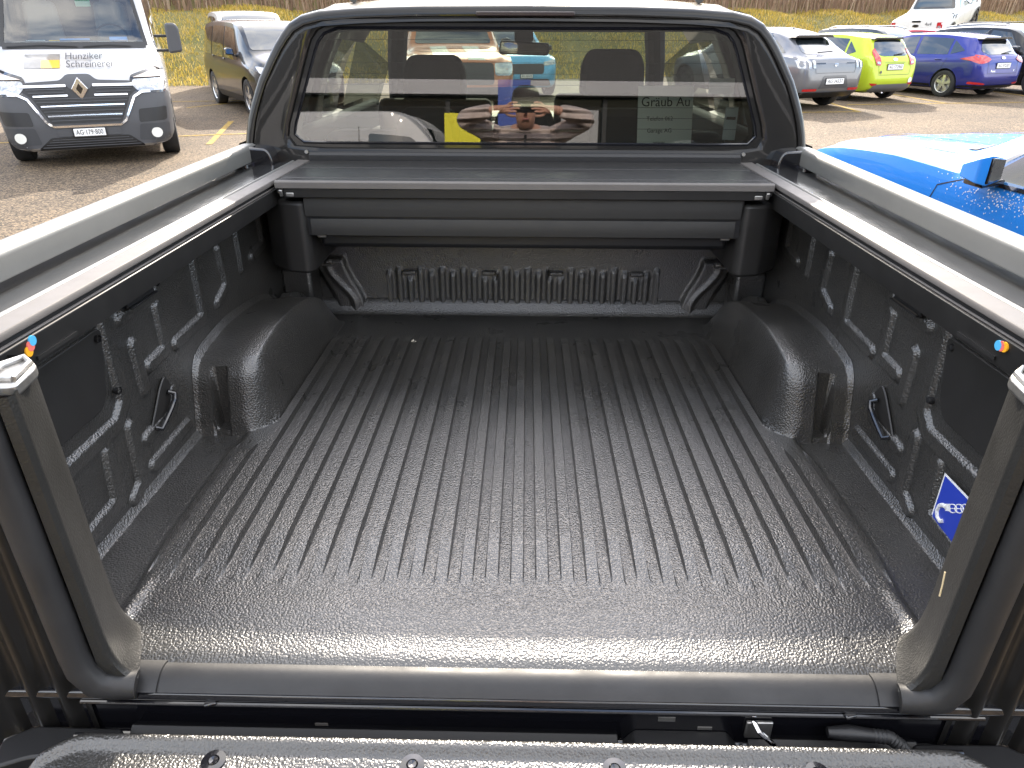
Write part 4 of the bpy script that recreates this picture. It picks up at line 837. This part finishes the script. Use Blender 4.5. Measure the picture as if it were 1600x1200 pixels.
# vehicles ahead, seen through the cab glass
ARCHE['pickup'] = dict(zt=[(-.5, .45), (-.497, .60), (-.49, .645), (-.47, .655), (-.15, .66), (-.135, .69), (-.115, .90), (-.09, .965), (-.02, 1), (.08, .985), (.12, .955), (.235, .69), (.27, .665), (.40, .635), (.465, .585), (.49, .50), (.5, .38)],
    zl=[(-.5, .34), (-.47, .25), (0, .22), (.43, .22), (.485, .24), (.5, .30)], zs=[(-.5, .60), (-.15, .63), (.1, .625), (.27, .61), (.42, .58), (.5, .48)],
    w=[(-.5, .90), (-.49, .95), (-.46, .97), (-.3, 1), (.2, .97), (.36, 1), (.43, .96), (.47, .89), (.49, .80), (.5, .68)], wt=[(-.5, .86), (-.16, .86), (-.11, .72), (0, .72), (.10, .71), (.24, .80), (.4, .80), (.5, .6)])
def pickup(label, loc, head, pm, stripe=None, group=None):
    c = Car('parked_pickup', 'pickup', 5.37, 2.02, 1.90, pm, label, loc, head, (.41, .28), (-.275, .335), 6, M_RIMD, group, 'pickup')
    c.sides([[(-.0, .655), (.165, .645), (.09, .90), (.005, .925)], [(-.11, .66), (-.015, .655), (-.01, .925), (-.085, .905)]], True, [[(-.01, .26), (-.01, .93)], [(.18, .26), (.18, .62)], [(-.125, .45), (-.12, .65)]], [(.03, .57), (-.09, .57)])
    c.decal('windscreen', 'front', rounded([(-.72, 1.33), (.72, 1.33), (.60, 1.79), (-.60, 1.79)], .06), M_DGL, .006)
    c.decal('rear_window', 'rear', rounded([(-.66, 1.36), (.66, 1.36), (.58, 1.70), (-.58, 1.70)], .06), M_DGL, .006)
    for sg in (-1, 1):
        a, b = sorted((sg*.60, sg*.93)); c.decal('headlight', 'front', rect(a, b, .86, 1.06, .05), M_CLEAR, .01)
        a, b = sorted((sg*.76, sg*.95)); c.decal('tail_light', 'rear', rect(a, b, .82, 1.12, .03), M_RED, .012); c.decal('lamp_inset', 'rear', rect(a+.04, b-.04, .90, 1.0, .02), M_CLEAR, .018)
        c.mirror(sg, .80, 1.22, M_BLKG, .24, .20)
        for ya in c.axles: c.stroke('wheel_flare', 'left' if sg < 0 else 'right', [(ya+.48*math.cos(a), .41+.48*math.sin(a)) for a in rng(.0, 3.14, 22)], .07, M_BLKP, .02)
    c.decal('grille', 'front', rect(-.58, .58, .72, 1.06, .06), M_BLKP, .012); c.decal('bumper', 'front', rect(-.92, .92, .46, .68, .06), M_BLKP, .016); c.decal('bumper', 'rear', rect(-.9, .9, .46, .66, .05), M_BLKP, .03)
    if stripe:
        for sg in (-1, 1): c.decal('hood_stripe', 'top', [(sg*.15, 1.35), (sg*.15, 2.60), (sg*.45, 2.60), (sg*.45, 1.35)] if sg > 0 else [(-.45, 1.35), (-.45, 2.6), (-.15, 2.6), (-.15, 1.35)], stripe, .004, .12)
    return c
pickup('orange brown pickup with two cream hood stripes, seen through the cab windows', (-1.6, 15.2), R(190), paint('orange', (.42, .14, .05), .2, .35), mat('stripe_cream', (.75, .72, .60), .4, coat=1))
c = plain('hatch', 4.2, 1.8, 1.6, paint('sky', (.10, .38, .62), .2, .35), 'light blue car beside the orange pickup, seen through the cab windows', (-.55, 20.2), R(195), None)
wp = pickup('white pickup with black-framed cab climbing the grass bank behind the rear row', (17.2, 33.0), R(-42), paint('white', (.72, .72, .70), .0, .35))
_m = wp.e.matrix_basis.copy(); wp.e.location.z = .86; wp.e.rotation_euler = (R(11), 0, R(-42))
wp.decal('bed_cover', 'top', rect(-.80, .80, -2.52, -.80, .06), mat('bed_cover_white', (.62, .62, .60), .5), .008, .2)
wp.decal('cab_frame', 'rear', rounded([(-.80, 1.28), (.80, 1.28), (.66, 1.78), (-.66, 1.78)], .08), M_BLKG, .003); wp.decal('tailgate_handle', 'rear', rect(-.16, .16, 1.12, 1.19, .02), M_BLKP, .012)
wp.decal('badge', 'rear', [(.12*math.cos(a), 1.0+.05*math.sin(a)) for a in rng(0, 6.283, 19)[:-1]], M_BLKG, .012, .4); wp.text('rear', '4x4', .16, .45, 1.06, M_BLKP, .014)
for i, (y, z) in enumerate(((-1.55, 1.10), (-1.35, 1.16), (-1.2, 1.07), (-1.05, 1.13))): wp.decal('side_graphic', 'right', rounded([(y-.13, z-.06), (y+.08, z-.04), (y+.13, z+.06), (y-.06, z+.04)], .01), M_ALUD, .006)
# white delivery van facing the truck
vhole = MB().prism(rounded([(-.83, 1.40), (.83, 1.40), (.73, 2.20), (-.73, 2.20)], .07), 'y', .55, 3.2)
M_VW = paint('van_white', (.46, .46, .47), .0, .4)
M_VB = mat('van_bumper', (.062, .064, .07), .5, bump=.1, bscale=250)
v = Car('delivery_van', 'van', 5.55, 2.07, 2.45, M_VW, 'white delivery van with dark grey bumper, black grille and joinery lettering on its bonnet', (-6.81, 11.31), R(205), (.345, .225), (-.27, .348), 8, M_RIMD, None, 'van', [vhole])
v.decal('bumper', 'front', rounded([(-1.0, .205), (1.0, .205), (1.01, .60), (.99, .86), (.62, .93), (.60, 1.015), (.20, 1.035), (.13, 1.10), (-.13, 1.10), (-.20, 1.035), (-.60, 1.015), (-.62, .93), (-.99, .86), (-1.01, .60)], .04), M_VB, .012, .05)
for vw in ('left', 'right'): v.decal('bumper_side', vw, rounded([(2.36, .22), (2.74, .22), (2.74, .80), (2.60, .90), (2.42, .86)], .04), M_VB, .008, .05)
v.decal('grille', 'front', rounded([(-.70, .965), (-.16, .985), (0, .84), (.16, .985), (.70, .965), (.55, .84), (.40, .54), (-.40, .54), (-.55, .84)], .02), M_BLACTK if False else M_BLKP, .016, .05)
for z, hw in ((.97, .66), (.86, .53), (.745, .47), (.63, .42)):
    for sg in (-1, 1) if z > .85 else (0,):
        if sg: v.stroke('chrome_bar', 'front', [(sg*.15, z+.004), (sg*hw, z)], .018 if z < .95 else .028, M_CHR, .030)
        else: v.stroke('chrome_bar', 'front', [(-hw, z), (0, z+.003), (hw, z)], .016, M_CHR, .030)
for r_ in range(11):
    z = .575+.036*r_; hw = lerp(.38, .60, (z-.55)/.40)
    if min(abs(z-q) for q in (.86, .745, .63, .97)) > .014: v.stroke('grille_rib', 'front', [(-hw, z), (0, z), (hw, z)] if z < .84 else [(.18, z), (hw, z)], .008, M_VB, .026)
    if z >= .84: v.stroke('grille_rib', 'front', [(-hw, z), (-.18, z)], .008, M_VB, .026)
v.stroke('chrome_surround', 'front', [(-.80, .885), (-.70, .885), (-.60, .83), (-.45, .555), (-.38, .505), (.38, .505), (.45, .555), (.60, .83), (.70, .885), (.80, .885)], .026, M_CHR, .028)
bz0 = v.cast('front', 0, .95)[0].y + .028
lg = MB().prism([(0, 1.075), (-.095, .94), (0, .81), (.095, .94)], 'y', bz0, bz0+.03).build('emblem', M_CHR, v.e, bevel=.006)
MB().prism([(0, 1.005), (-.040, .94), (0, .878), (.040, .94)], 'y', bz0+.030, bz0+.034).build('emblem_core', M_BLKG, lg)
v.decal('lower_grille', 'front', rounded([(-.62, .235), (.62, .235), (.45, .375), (-.45, .375)], .03), M_BLKP, .018, .05)
for r_ in range(4): v.stroke('grille_rib', 'front', [(-.56+.04*r_, .26+.03*r_), (.56-.04*r_, .26+.03*r_)], .008, M_VB, .026)
v.decal('plate_panel', 'front', rect(-.36, .36, .385, .475, .01), M_VB, .022, .1); v.plate('front', .0, .43, 'AG·179·800', .36, .092, .05)
for sg in (-1, 1):
    f = (lambda P: P) if sg > 0 else mirx
    v.decal('headlight_frame', 'front', f(rounded([(.57, .96), (.66, .86), (.985, .87), (1.0, 1.12), (.90, 1.165), (.60, 1.075)], .03)), M_BLKG, .014, .05)
    v.decal('headlight', 'front', f(rounded([(.60, .965), (.67, .885), (.95, .895), (.965, 1.03), (.62, 1.03)], .03)), M_CLEAR, .022, .04)
    v.decal('indicator', 'front', f(rounded([(.62, 1.045), (.965, 1.045), (.965, 1.11), (.90, 1.13)], .02)), mat('indicator', (.55, .45, .38), .2, coat=1), .022, .05)
    v.decal('headlight', 'left' if sg < 0 else 'right', rounded([(2.45, .90), (2.70, .89), (2.58, 1.08), (2.42, 1.13)], .03), M_CLEAR, .012, .05)
    v.decal('air_slot', 'front', f(rounded([(.60, .52), (.93, .53), (.95, .70), (.62, .68)], .03)), M_BLKP, .016, .06)
    v.decal('fog_panel', 'front', f(rounded([(.56, .30), (.93, .29), (.95, .50), (.60, .50)], .03)), mat('van_bumper_dark', (.04, .042, .047), .5), .016, .06)
    v.decal('fog_light', 'front', [(sg*.78+.062*math.cos(a), .385+.062*math.sin(a)) for a in rng(0, 6.283, 25)[:-1]], mat('fog_glass', (.75, .75, .70), .3), .026, .03)
    o = MB().prism(rounded([(sg*1.12, 1.30), (sg*1.30, 1.32), (sg*1.30, 1.62), (sg*1.26, 1.68), (sg*1.13, 1.68)], .04), 'y', 1.80, 1.98).build('door_mirror', M_VB, v.e, bevel=.035)
    for z in (1.34, 1.52): MB().box((sg*1.06, 1.9, z), (.18, .07, .035)).build('mirror_arm', M_BLKP, o, bevel=.008)
    v.decal('door_window', 'left' if sg < 0 else 'right', rounded([(.25, 1.42), (1.55, 1.36), (1.62, 1.42), (1.05, 2.05), (.25, 2.1)], .06), M_DGL, .005)
    v.stroke('door_gap', 'left' if sg < 0 else 'right', [(.15, .35), (.15, 2.15)], .01, M_BLACTK if False else M_BLACKT, .003)
v.decal('bonnet_print', 'front', rect(.19, .59, 1.165, 1.315, .004), mat('print_grey', (.17, .165, .16), .45, coat=1, var=.25, vscale=4), .006, .05)
v.decal('bonnet_print', 'front', rect(.19, .40, 1.165, 1.25, .004), mat('print_yellow', (.62, .36, .01), .45, coat=1), .009, .05)
v.text('front', 'Hunziker', .105, -.09, 1.275, mat('print_dark', (.03, .03, .035), .5), .034, True, 1.12); v.text('front', 'Schreinerei', .105, -.15, 1.19, MATS['print_dark'], .034, True, 1.12)
MB().box((.30, .75, 2.95), (.62, .05, .75)).build('added_roof_board', MATS['print_yellow'], v.e, bevel=.01); MB().box((.30, .70, 2.55), (.5, .04, .2)).build('added_board_stand', M_STEEL, v.e)  # unseen board and stand, added as source of a yellow reflection on the bed rail
v.decal('roof_print', 'front', rounded([(-.15, 2.275), (.45, 2.275), (.45, 2.40), (-.15, 2.40)], .005), MATS['print_yellow'], .008, .05)
v.decal('windscreen', 'front', rounded([(-.85, 1.385), (.85, 1.385), (.745, 2.215), (-.745, 2.215)], .08), glass('van_glass', (.62, .72, .72), 1.5, 0, .10), .004)
v.stroke('windscreen_border', 'front', [(-.845, 1.41), (.845, 1.41)], .075, M_BLKP, .008); 
for sg in (-1, 1): v.stroke('windscreen_border', 'front', [(sg*.848, 1.40), (sg*.742, 2.21)], .045, M_BLKP, .008)
v.stroke('wiper', 'front', [(.80, 1.405), (.40, 1.425), (-.02, 1.40)], .022, M_BLKP, .03); v.stroke('wiper', 'front', [(-.08, 1.40), (-.40, 1.42), (-.66, 1.405)], .022, M_BLKP, .03)
VD = mat('dash_blue', (.03, .22, .55), .6)
dsh = MB().box((0, 1.35, 1.425), (1.6, .9, .04)).build('dashboard', mat('dash_grey', (.16, .17, .18), .7), v.e, bevel=.01)
MB().tube([(-.42+.20*math.cos(a), 1.10+.08*math.sin(a), 1.50+.16*math.sin(a)) for a in rng(0, 6.283, 29)], .014, 8).build('steering_wheel', M_CABIN, v.e)
for sg in (-1, 1):
    MB().prism(rounded([(sg*.20, 1.40), (sg*.68, 1.40), (sg*.64, 1.95), (sg*.24, 1.95)], .08), 'y', .66, .80).build('seat', mat('van_seat', (.10, .11, .12), .8), v.e, bevel=.05)
    MB().prism(rounded([(sg*.33, 1.93), (sg*.55, 1.93), (sg*.53, 2.12), (sg*.35, 2.12)], .05), 'y', .67, .77).build('headrest', MATS['van_seat'], v.e, bevel=.03)
def onvan(name, m, c, d, label, cat, rz=0, rx=0):
    o = MB().box((0, 0, 0), d).build(name, m, None, bevel=.004); q = v.e.rotation_euler.to_matrix(); o.location = v.e.location + q @ Vector(c); o.rotation_euler = (q.to_4x4() @ Euler((rx, 0, rz)).to_matrix().to_4x4()).to_euler(); tag(o, label, cat)
onvan('blue_folder', VD, (.02, 1.58, 1.470), (.36, .10, .02), 'blue folder lying mid-dashboard behind the van windscreen', 'folder', .1, .2)
onvan('blue_pouch', VD, (-.52, 1.66, 1.475), (.22, .06, .05), 'small blue pouch at the driver end of the van dashboard', 'pouch', -.15, .5)
onvan('white_note', M_WHITE, (.48, 1.60, 1.462), (.22, .08, .006), 'narrow white paper on the passenger end of the van dashboard', 'paper', .05, .2)
onvan('yellow_pencil', MATS['print_yellow'], (.25, 1.60, 1.465), (.16, .014, .014), 'yellow carpenter pencil beside the blue folder in the van', 'pencil', .2)
onvan('parking_card', mat('card_green', (.35, .62, .45), .6), (-.16, 1.36, 1.94), (.18, .006, .16), 'pale green card hanging inside the van windscreen', 'card', 0, -.7)

# blue sports coupe beside the truck
M_MB = paint('coupe_blue', (.014, .20, .66), .0, .5, .28)
whole = MB().prism(rounded([(-.62, .925), (.36, .925), (.10, 1.20), (-.05, 1.27), (-.42, 1.28), (-.62, 1.15)], .05), 'x', -2, 2)
w2 = MB().prism(rounded([(-.64, 1.035), (.64, 1.035), (.56, 1.27), (-.56, 1.27)], .06), 'y', -.4, 3)
m = Car('sports_coupe', 'coupe', 4.79, 1.916, 1.385, M_MB, 'bright blue sports coupe with long bonnet parked right beside the truck', (3.62, 3.37), R(11), (.35, .25), (-.295, .272), 10, M_RIMD, None, 'car', [whole, w2])
for vw in ('left', 'right'):
    m.decal('side_window', vw, rounded([(-.64, .91), (.42, .905), (.10, 1.215), (-.05, 1.285), (-.42, 1.295), (-.64, 1.16)], .05), glass('coupe_glass', (.62, .74, .70), 1.5, 0, .05), .003)
    m.stroke('window_trim', vw, [(-.66, .905), (.44, .90)], .02, M_BLKG, .006); m.stroke('window_trim', vw, [(.44, .90), (.10, 1.222), (-.05, 1.292), (-.42, 1.30)], .022, M_BLKG, .006)
    m.stroke('door_gap', vw, [(-.72, .90), (-.76, .55), (-.70, .28)], .007, M_BLACKT, .002); m.stroke('door_gap', vw, [(.46, .895), (.66, .82), (.72, .60), (.66, .28)], .008, M_BLACKT, .002)
    m.decal('sill_trim', vw, [(-.95, .16), (.85, .16), (.85, .24), (-.95, .24)], M_BLKP, .006); 
    h = m.cast(vw, -.52, .78); MB().box((h[0].x, -.52, .78), (.04, .19, .03)).build('door_handle', M_MB, m.e, bevel=.008)
m.decal('windscreen', 'front', rounded([(-.66, 1.025), (.66, 1.025), (.57, 1.285), (-.57, 1.285)], .06), MATS['coupe_glass'], .004)
m.decal('rear_window', 'rear', rounded([(-.56, 1.05), (.56, 1.05), (.5, 1.28), (-.5, 1.28)], .05), M_DGL, .005)
m.decal('cowl', 'top', rounded([(-.66, .70), (.66, .70), (.60, .86), (0, .93), (-.60, .86)], .03), M_BLKP, .006, .06)
for sg in (-1, 1):
    m.stroke('bonnet_gap', 'top', [(sg*.70, .80), (sg*.735, 1.3), (sg*.70, 1.9), (sg*.58, 2.2)], .008, M_BLACKT, .002)
    m.stroke('bonnet_crease', 'top', [(sg*.36, .95), (sg*.40, 1.5), (sg*.34, 2.1)], .03, M_MB, .012)
    m.decal('headlight', 'front', rounded([(sg*.50, .62), (sg*.80, .66), (sg*.84, .74), (sg*.52, .70)], .02), M_CLEAR, .01)
    x0 = abs(m.cast('left', .30, .88)[0].x)
    pm = MB().prism(rounded([(sg*(x0+.05), .17), (sg*(x0+.245), .05), (sg*(x0+.245), .13), (sg*(x0+.17), .34), (sg*(x0+.09), .40)], .02), 'z', .94, 1.09)
    pm.v = [(p[0], p[1], p[2] if p[2] < 1 else lerp(1.10, .985, (p[1]-.05)/.35)) for p in pm.v]
    o = pm.build('door_mirror', M_MB, m.e, bevel=.03, seg=4)
    pg = MB().add([(sg*(x0+.055), .160, .948), (sg*(x0+.238), .046, .948), (sg*(x0+.238), .046, 1.088), (sg*(x0+.055), .160, 1.06), (sg*(x0+.062), .180, .948), (sg*(x0+.245), .066, .948), (sg*(x0+.245), .066, 1.088), (sg*(x0+.062), .180, 1.06)], [(0, 1, 2, 3), (4, 7, 6, 5), (0, 4, 5, 1), (1, 5, 6, 2), (2, 6, 7, 3), (3, 7, 4, 0)])
    pg.build('mirror_glass', M_BLKG, o, bevel=.006)
    MB().prism(rounded([(sg*(x0-.02), .20), (sg*(x0+.18), .14), (sg*(x0+.17), .30), (sg*(x0+.0), .36)], .015), 'z', .905, .938).build('mirror_foot', M_BLKG, o, bevel=.008)
MB().box((0, -.1, .62), (1.5, 1.5, .5)).build('cabin_floor', M_CABIN, m.e); MB().prism(rounded([(.35, .6), (.33, .88), (.5, .93), (.8, .92), (.8, .6)], .04), 'x', -.72, .72).build('dashboard', M_CABIN, m.e, bevel=.02)
for sg in (-1, 1): MB().prism(rounded([(-.45, .75), (-.25, .75), (-.48, 1.22), (-.60, 1.20)], .04), 'x', sg*.38-.22, sg*.38+.22).build('seat', mat('seat_mint', (.42, .47, .44), .7), m.e, bevel=.05)
MB().tube([(-.38+.18*math.cos(a), .25+.07*math.sin(a), .98+.16*math.sin(a)) for a in rng(0, 6.283, 29)], .016, 8).build('steering_wheel', M_CABIN, m.e)
# rain drops on the coupe's bonnet and door
dr = MB(); rd = random.Random(3)
for i in range(900):
    if i < 520: h = m.cast('top', rd.uniform(-.85, .85), rd.uniform(.9, 2.2))
    else: h = m.cast('left', rd.gauss(.05, .28), min(.90, rd.gauss(.84, .05)))
    if h is None: continue
    r_ = rd.uniform(.002, .0055); n = h[2]; t1 = n.orthogonal().normalized(); t2 = n.cross(t1); k = len(dr.v); c0 = h[0]+n*.0005
    dr.v += [tuple(c0+(t1*math.cos(a)+t2*math.sin(a))*r_) for a in rng(0, 6.283, 7)[:-1]] + [tuple(c0+n*r_*.45)]
    dr.f += [(k+j, k+(j+1) % 6, k+6) for j in range(6)]
dm = dr.build('rain_drops', mat('water_drop', (.5, .6, .75), .03, 0, coat=1, spec=1), m.e, fix=False, ang=180); dm['kind'] = 'stuff'

# ------------------------------------------------------------------ the photographer (shows mirrored in the rear window)
ph = empty('person', (0, -1.25, gz(0, -1.25)), 'person in a quilted brown jacket and cap raising a phone, mirrored in the rear window', 'person')
def skinned(name, verts, edges, m, sub=2, root=0):
    z0 = ph.location
    me = bpy.data.meshes.new(name); me.from_pydata([(p[0]-z0.x, p[1]-z0.y, p[2]-z0.z) for p, r in verts], edges, []); o = bpy.data.objects.new(name, me); COL.objects.link(o); o.parent = ph
    md = o.modifiers.new('skin', 'SKIN'); md.use_smooth_shade = True
    for i, (p, r) in enumerate(verts):
        q = me.skin_vertices[0].data[i]; q.radius = r if isinstance(r, tuple) else (r, r); q.use_root = i == root
    sm = o.modifiers.new('sub', 'SUBSURF'); sm.levels = sub; sm.render_levels = sub
    me.materials.append(m); return o
M_SKIN = mat('skin', (.50, .27, .19), .55, var=.08, vscale=20)
V = [((0, -1.28, .10), .13), ((0, -1.27, .32), .12), ((0, -1.25, .54), .135), ((0, -1.225, .69), .10), ((0, -1.17, .755), .055), ((0, -1.125, .80), (.072, .085)), ((0, -1.115, .86), (.078, .095)), ((0, -1.12, .915), (.06, .075))]
E_ = [(0, 1), (1, 2), (2, 3), (3, 4), (4, 5), (5, 6), (6, 7)]
def chain(start, pts):
    k = start
    for p in pts: V.append(p); E_.append((k, len(V)-1)); k = len(V)-1
    return k
for s in (-1, 1):
    chain(0, [((s*.10, -1.28, .02), .095), ((s*.115, -1.25, -.40), .062), ((s*.125, -1.28, -.78), .042), ((s*.135, -1.16, -.845), .036)])
    wr = chain(3, [((s*.19, -1.22, .69), .062), ((s*.43, -1.06, .80), .046), ((s*.20, -.895, .848), .029), ((s*.135, -.862, .850), (.030, .018))])
    for i in range(4):
        z = .884-.018*i; ln = (.02, .0, .005, .025)[i]
        chain(wr, [((s*.100, -.845, z), .0088), ((s*(.062+ln*.5), -.822, z+.002), .008), ((s*(.030+ln), -.818, z), .0072)])
    chain(wr, [((s*.118, -.868, .815), .0105), ((s*.088, -.852, .806), .0095), ((s*.060, -.842, .806), .0082)])
skinned('body', V, E_, M_SKIN)
M_JKT = mat('quilted_jacket', (.58, .47, .42), .5, var=.12, vscale=12)
def _quilt():
    t = M_JKT.node_tree; b = t.nodes['Principled BSDF']; co = t.nodes.new('ShaderNodeTexCoord'); wv = t.nodes.new('ShaderNodeTexWave'); wv.bands_direction = 'Z'; wv.wave_profile = 'SIN'
    wv.inputs['Scale'].default_value = 5.5; wv.inputs['Distortion'].default_value = .8; wv.inputs['Detail'].default_value = 2
    bp = t.nodes.new('ShaderNodeBump'); bp.inputs['Strength'].default_value = 1; bp.inputs['Distance'].default_value = .03
    t.links.new(co.outputs['Object'], wv.inputs[0]); t.links.new(wv.outputs[0], bp.inputs['Height']); t.links.new(bp.outputs[0], b.inputs['Normal'])
_quilt()
J = [((0, -1.28, .06), (.185, .15)), ((0, -1.27, .20), (.175, .145)), ((0, -1.265, .36), (.185, .15)), ((0, -1.25, .54), (.20, .16)), ((0, -1.225, .68), (.15, .13)), ((0, -1.19, .735), .085), ((0, -1.175, .765), .080)]
JE = [(i, i+1) for i in range(6)]
for s in (-1, 1):
    k = 4
    for p in (((s*.19, -1.22, .69), .082), ((s*.32, -1.14, .755), .072), ((s*.43, -1.06, .80), .066), ((s*.32, -.975, .825), .056), ((s*.215, -.905, .845), .043)): J.append(p); JE.append((k, len(J)-1)); k = len(J)-1
jk = skinned('jacket', J, JE, M_JKT)
TR = [((0, -1.28, .10), (.16, .14))]; TE = []
for s in (-1, 1):
    k = 0
    for p in (((s*.10, -1.28, .0), .108), ((s*.115, -1.25, -.40), .082), ((s*.125, -1.28, -.78), .068)): TR.append(p); TE.append((k, len(TR)-1)); k = len(TR)-1
skinned('trousers', TR, TE, mat('trousers', (.03, .035, .05), .8))
zz = ph.location
for s in (-1, 1): MB().prism(rounded([(s*.08, -.10), (s*.17, -.10), (s*.185, .10), (s*.15, .18), (s*.09, .15)], .03), 'z', 0, .09).build('shoe', M_BLKP, ph, bevel=.025)
MB().lathe([(0, .135), (.05, .13), (.085, .10), (.098, .05), (.098, .02), (.0, .02)], 'z', 24, (0, .13, .885-zz.z)).build('cap', mat('cap_dark', (.03, .022, .022), .8), ph)
MB().prism(rounded([(-.075, .21), (.075, .21), (.05, .295), (-.05, .295)], .03), 'z', .902-zz.z, .915-zz.z).build('cap_peak', MATS['cap_dark'], ph, bevel=.006)
MB().prism([(-.008, .16-zz.z), (.008, .16-zz.z), (.008, .70-zz.z), (-.008, .70-zz.z)], 'y', .10, .17).build('zip', M_BLKP, jk)
for s in (-1, 1): MB().lathe([(0, -.006), (.012, -.005), (.012, .004)], 'y', 14, (s*.032, .222, .868-zz.z)).build('eye', mat('eye', (.05, .03, .02), .1), ph)
MB().prism([(-.014, .835-zz.z), (.014, .835-zz.z), (.006, .875-zz.z), (-.006, .875-zz.z)], 'y', .21, .255).build('nose', M_SKIN, ph, bevel=.006)
MB().box((0, .212, .80-zz.z), (.05, .012, .010)).build('mouth', mat('lips', (.38, .15, .13), .5), ph, bevel=.004)
fn = MB().prism(rounded([(-.074, .824), (.074, .824), (.074, .898), (-.074, .898)], .010), 'y', -.834, -.826).build('smartphone', M_BLKG, None, bevel=.002); tag(fn, 'black smartphone held level in both hands of the mirrored person', 'phone')
fl = MB().prism(rounded([(-.058, .850), (-.022, .850), (-.022, .886), (-.058, .886)], .008), 'y', -.8258, -.8235).build('camera_block', M_BLKP, fn, bevel=.001)
for x, z in ((-.048, .876), (-.048, .860), (-.032, .868)): MB().lathe([(0, -.8220), (.006, -.8220), (.0065, -.8236)], 'y', 16, (x, 0, z)).build('lens', M_DGL, fl)

# tall white van behind the photographer, a pale shape in the mirrored view
wv_ = Car('parked_van', 'van', 5.3, 2.0, 2.35, M_VW, 'white van mirrored low in the left part of the cab rear window', (-2.6, -8.2), R(-82), (.345, .225), (-.27, .348), 8, M_RIMD, None, 'van')
for vw in ('left', 'right'): wv_.decal('door_window', vw, rounded([(.35, 1.40), (1.50, 1.34), (1.56, 1.40), (1.0, 1.95), (.35, 2.0)], .06), M_DGL, .005); wv_.stroke('door_gap', vw, [(.2, .35), (.2, 2.1)], .01, M_BLACKT, .003)
wv_.decal('windscreen', 'front', rounded([(-.80, 1.36), (.80, 1.36), (.70, 2.1), (-.70, 2.1)], .08), M_DGL, .004)
cb2 = bpy.data.objects.new('leaf_crumb', cb.data.copy()); COL.objects.link(cb2); cb2.data.materials[0] = mat('crumb_dark', (.012, .011, .010), .8); cb2.location = (.53, .055, .001); cb2.scale = (1.3, 1.1, .6)
tag(cb2, 'dark leaf crumb near the right rear corner of the bed floor', 'leaf')
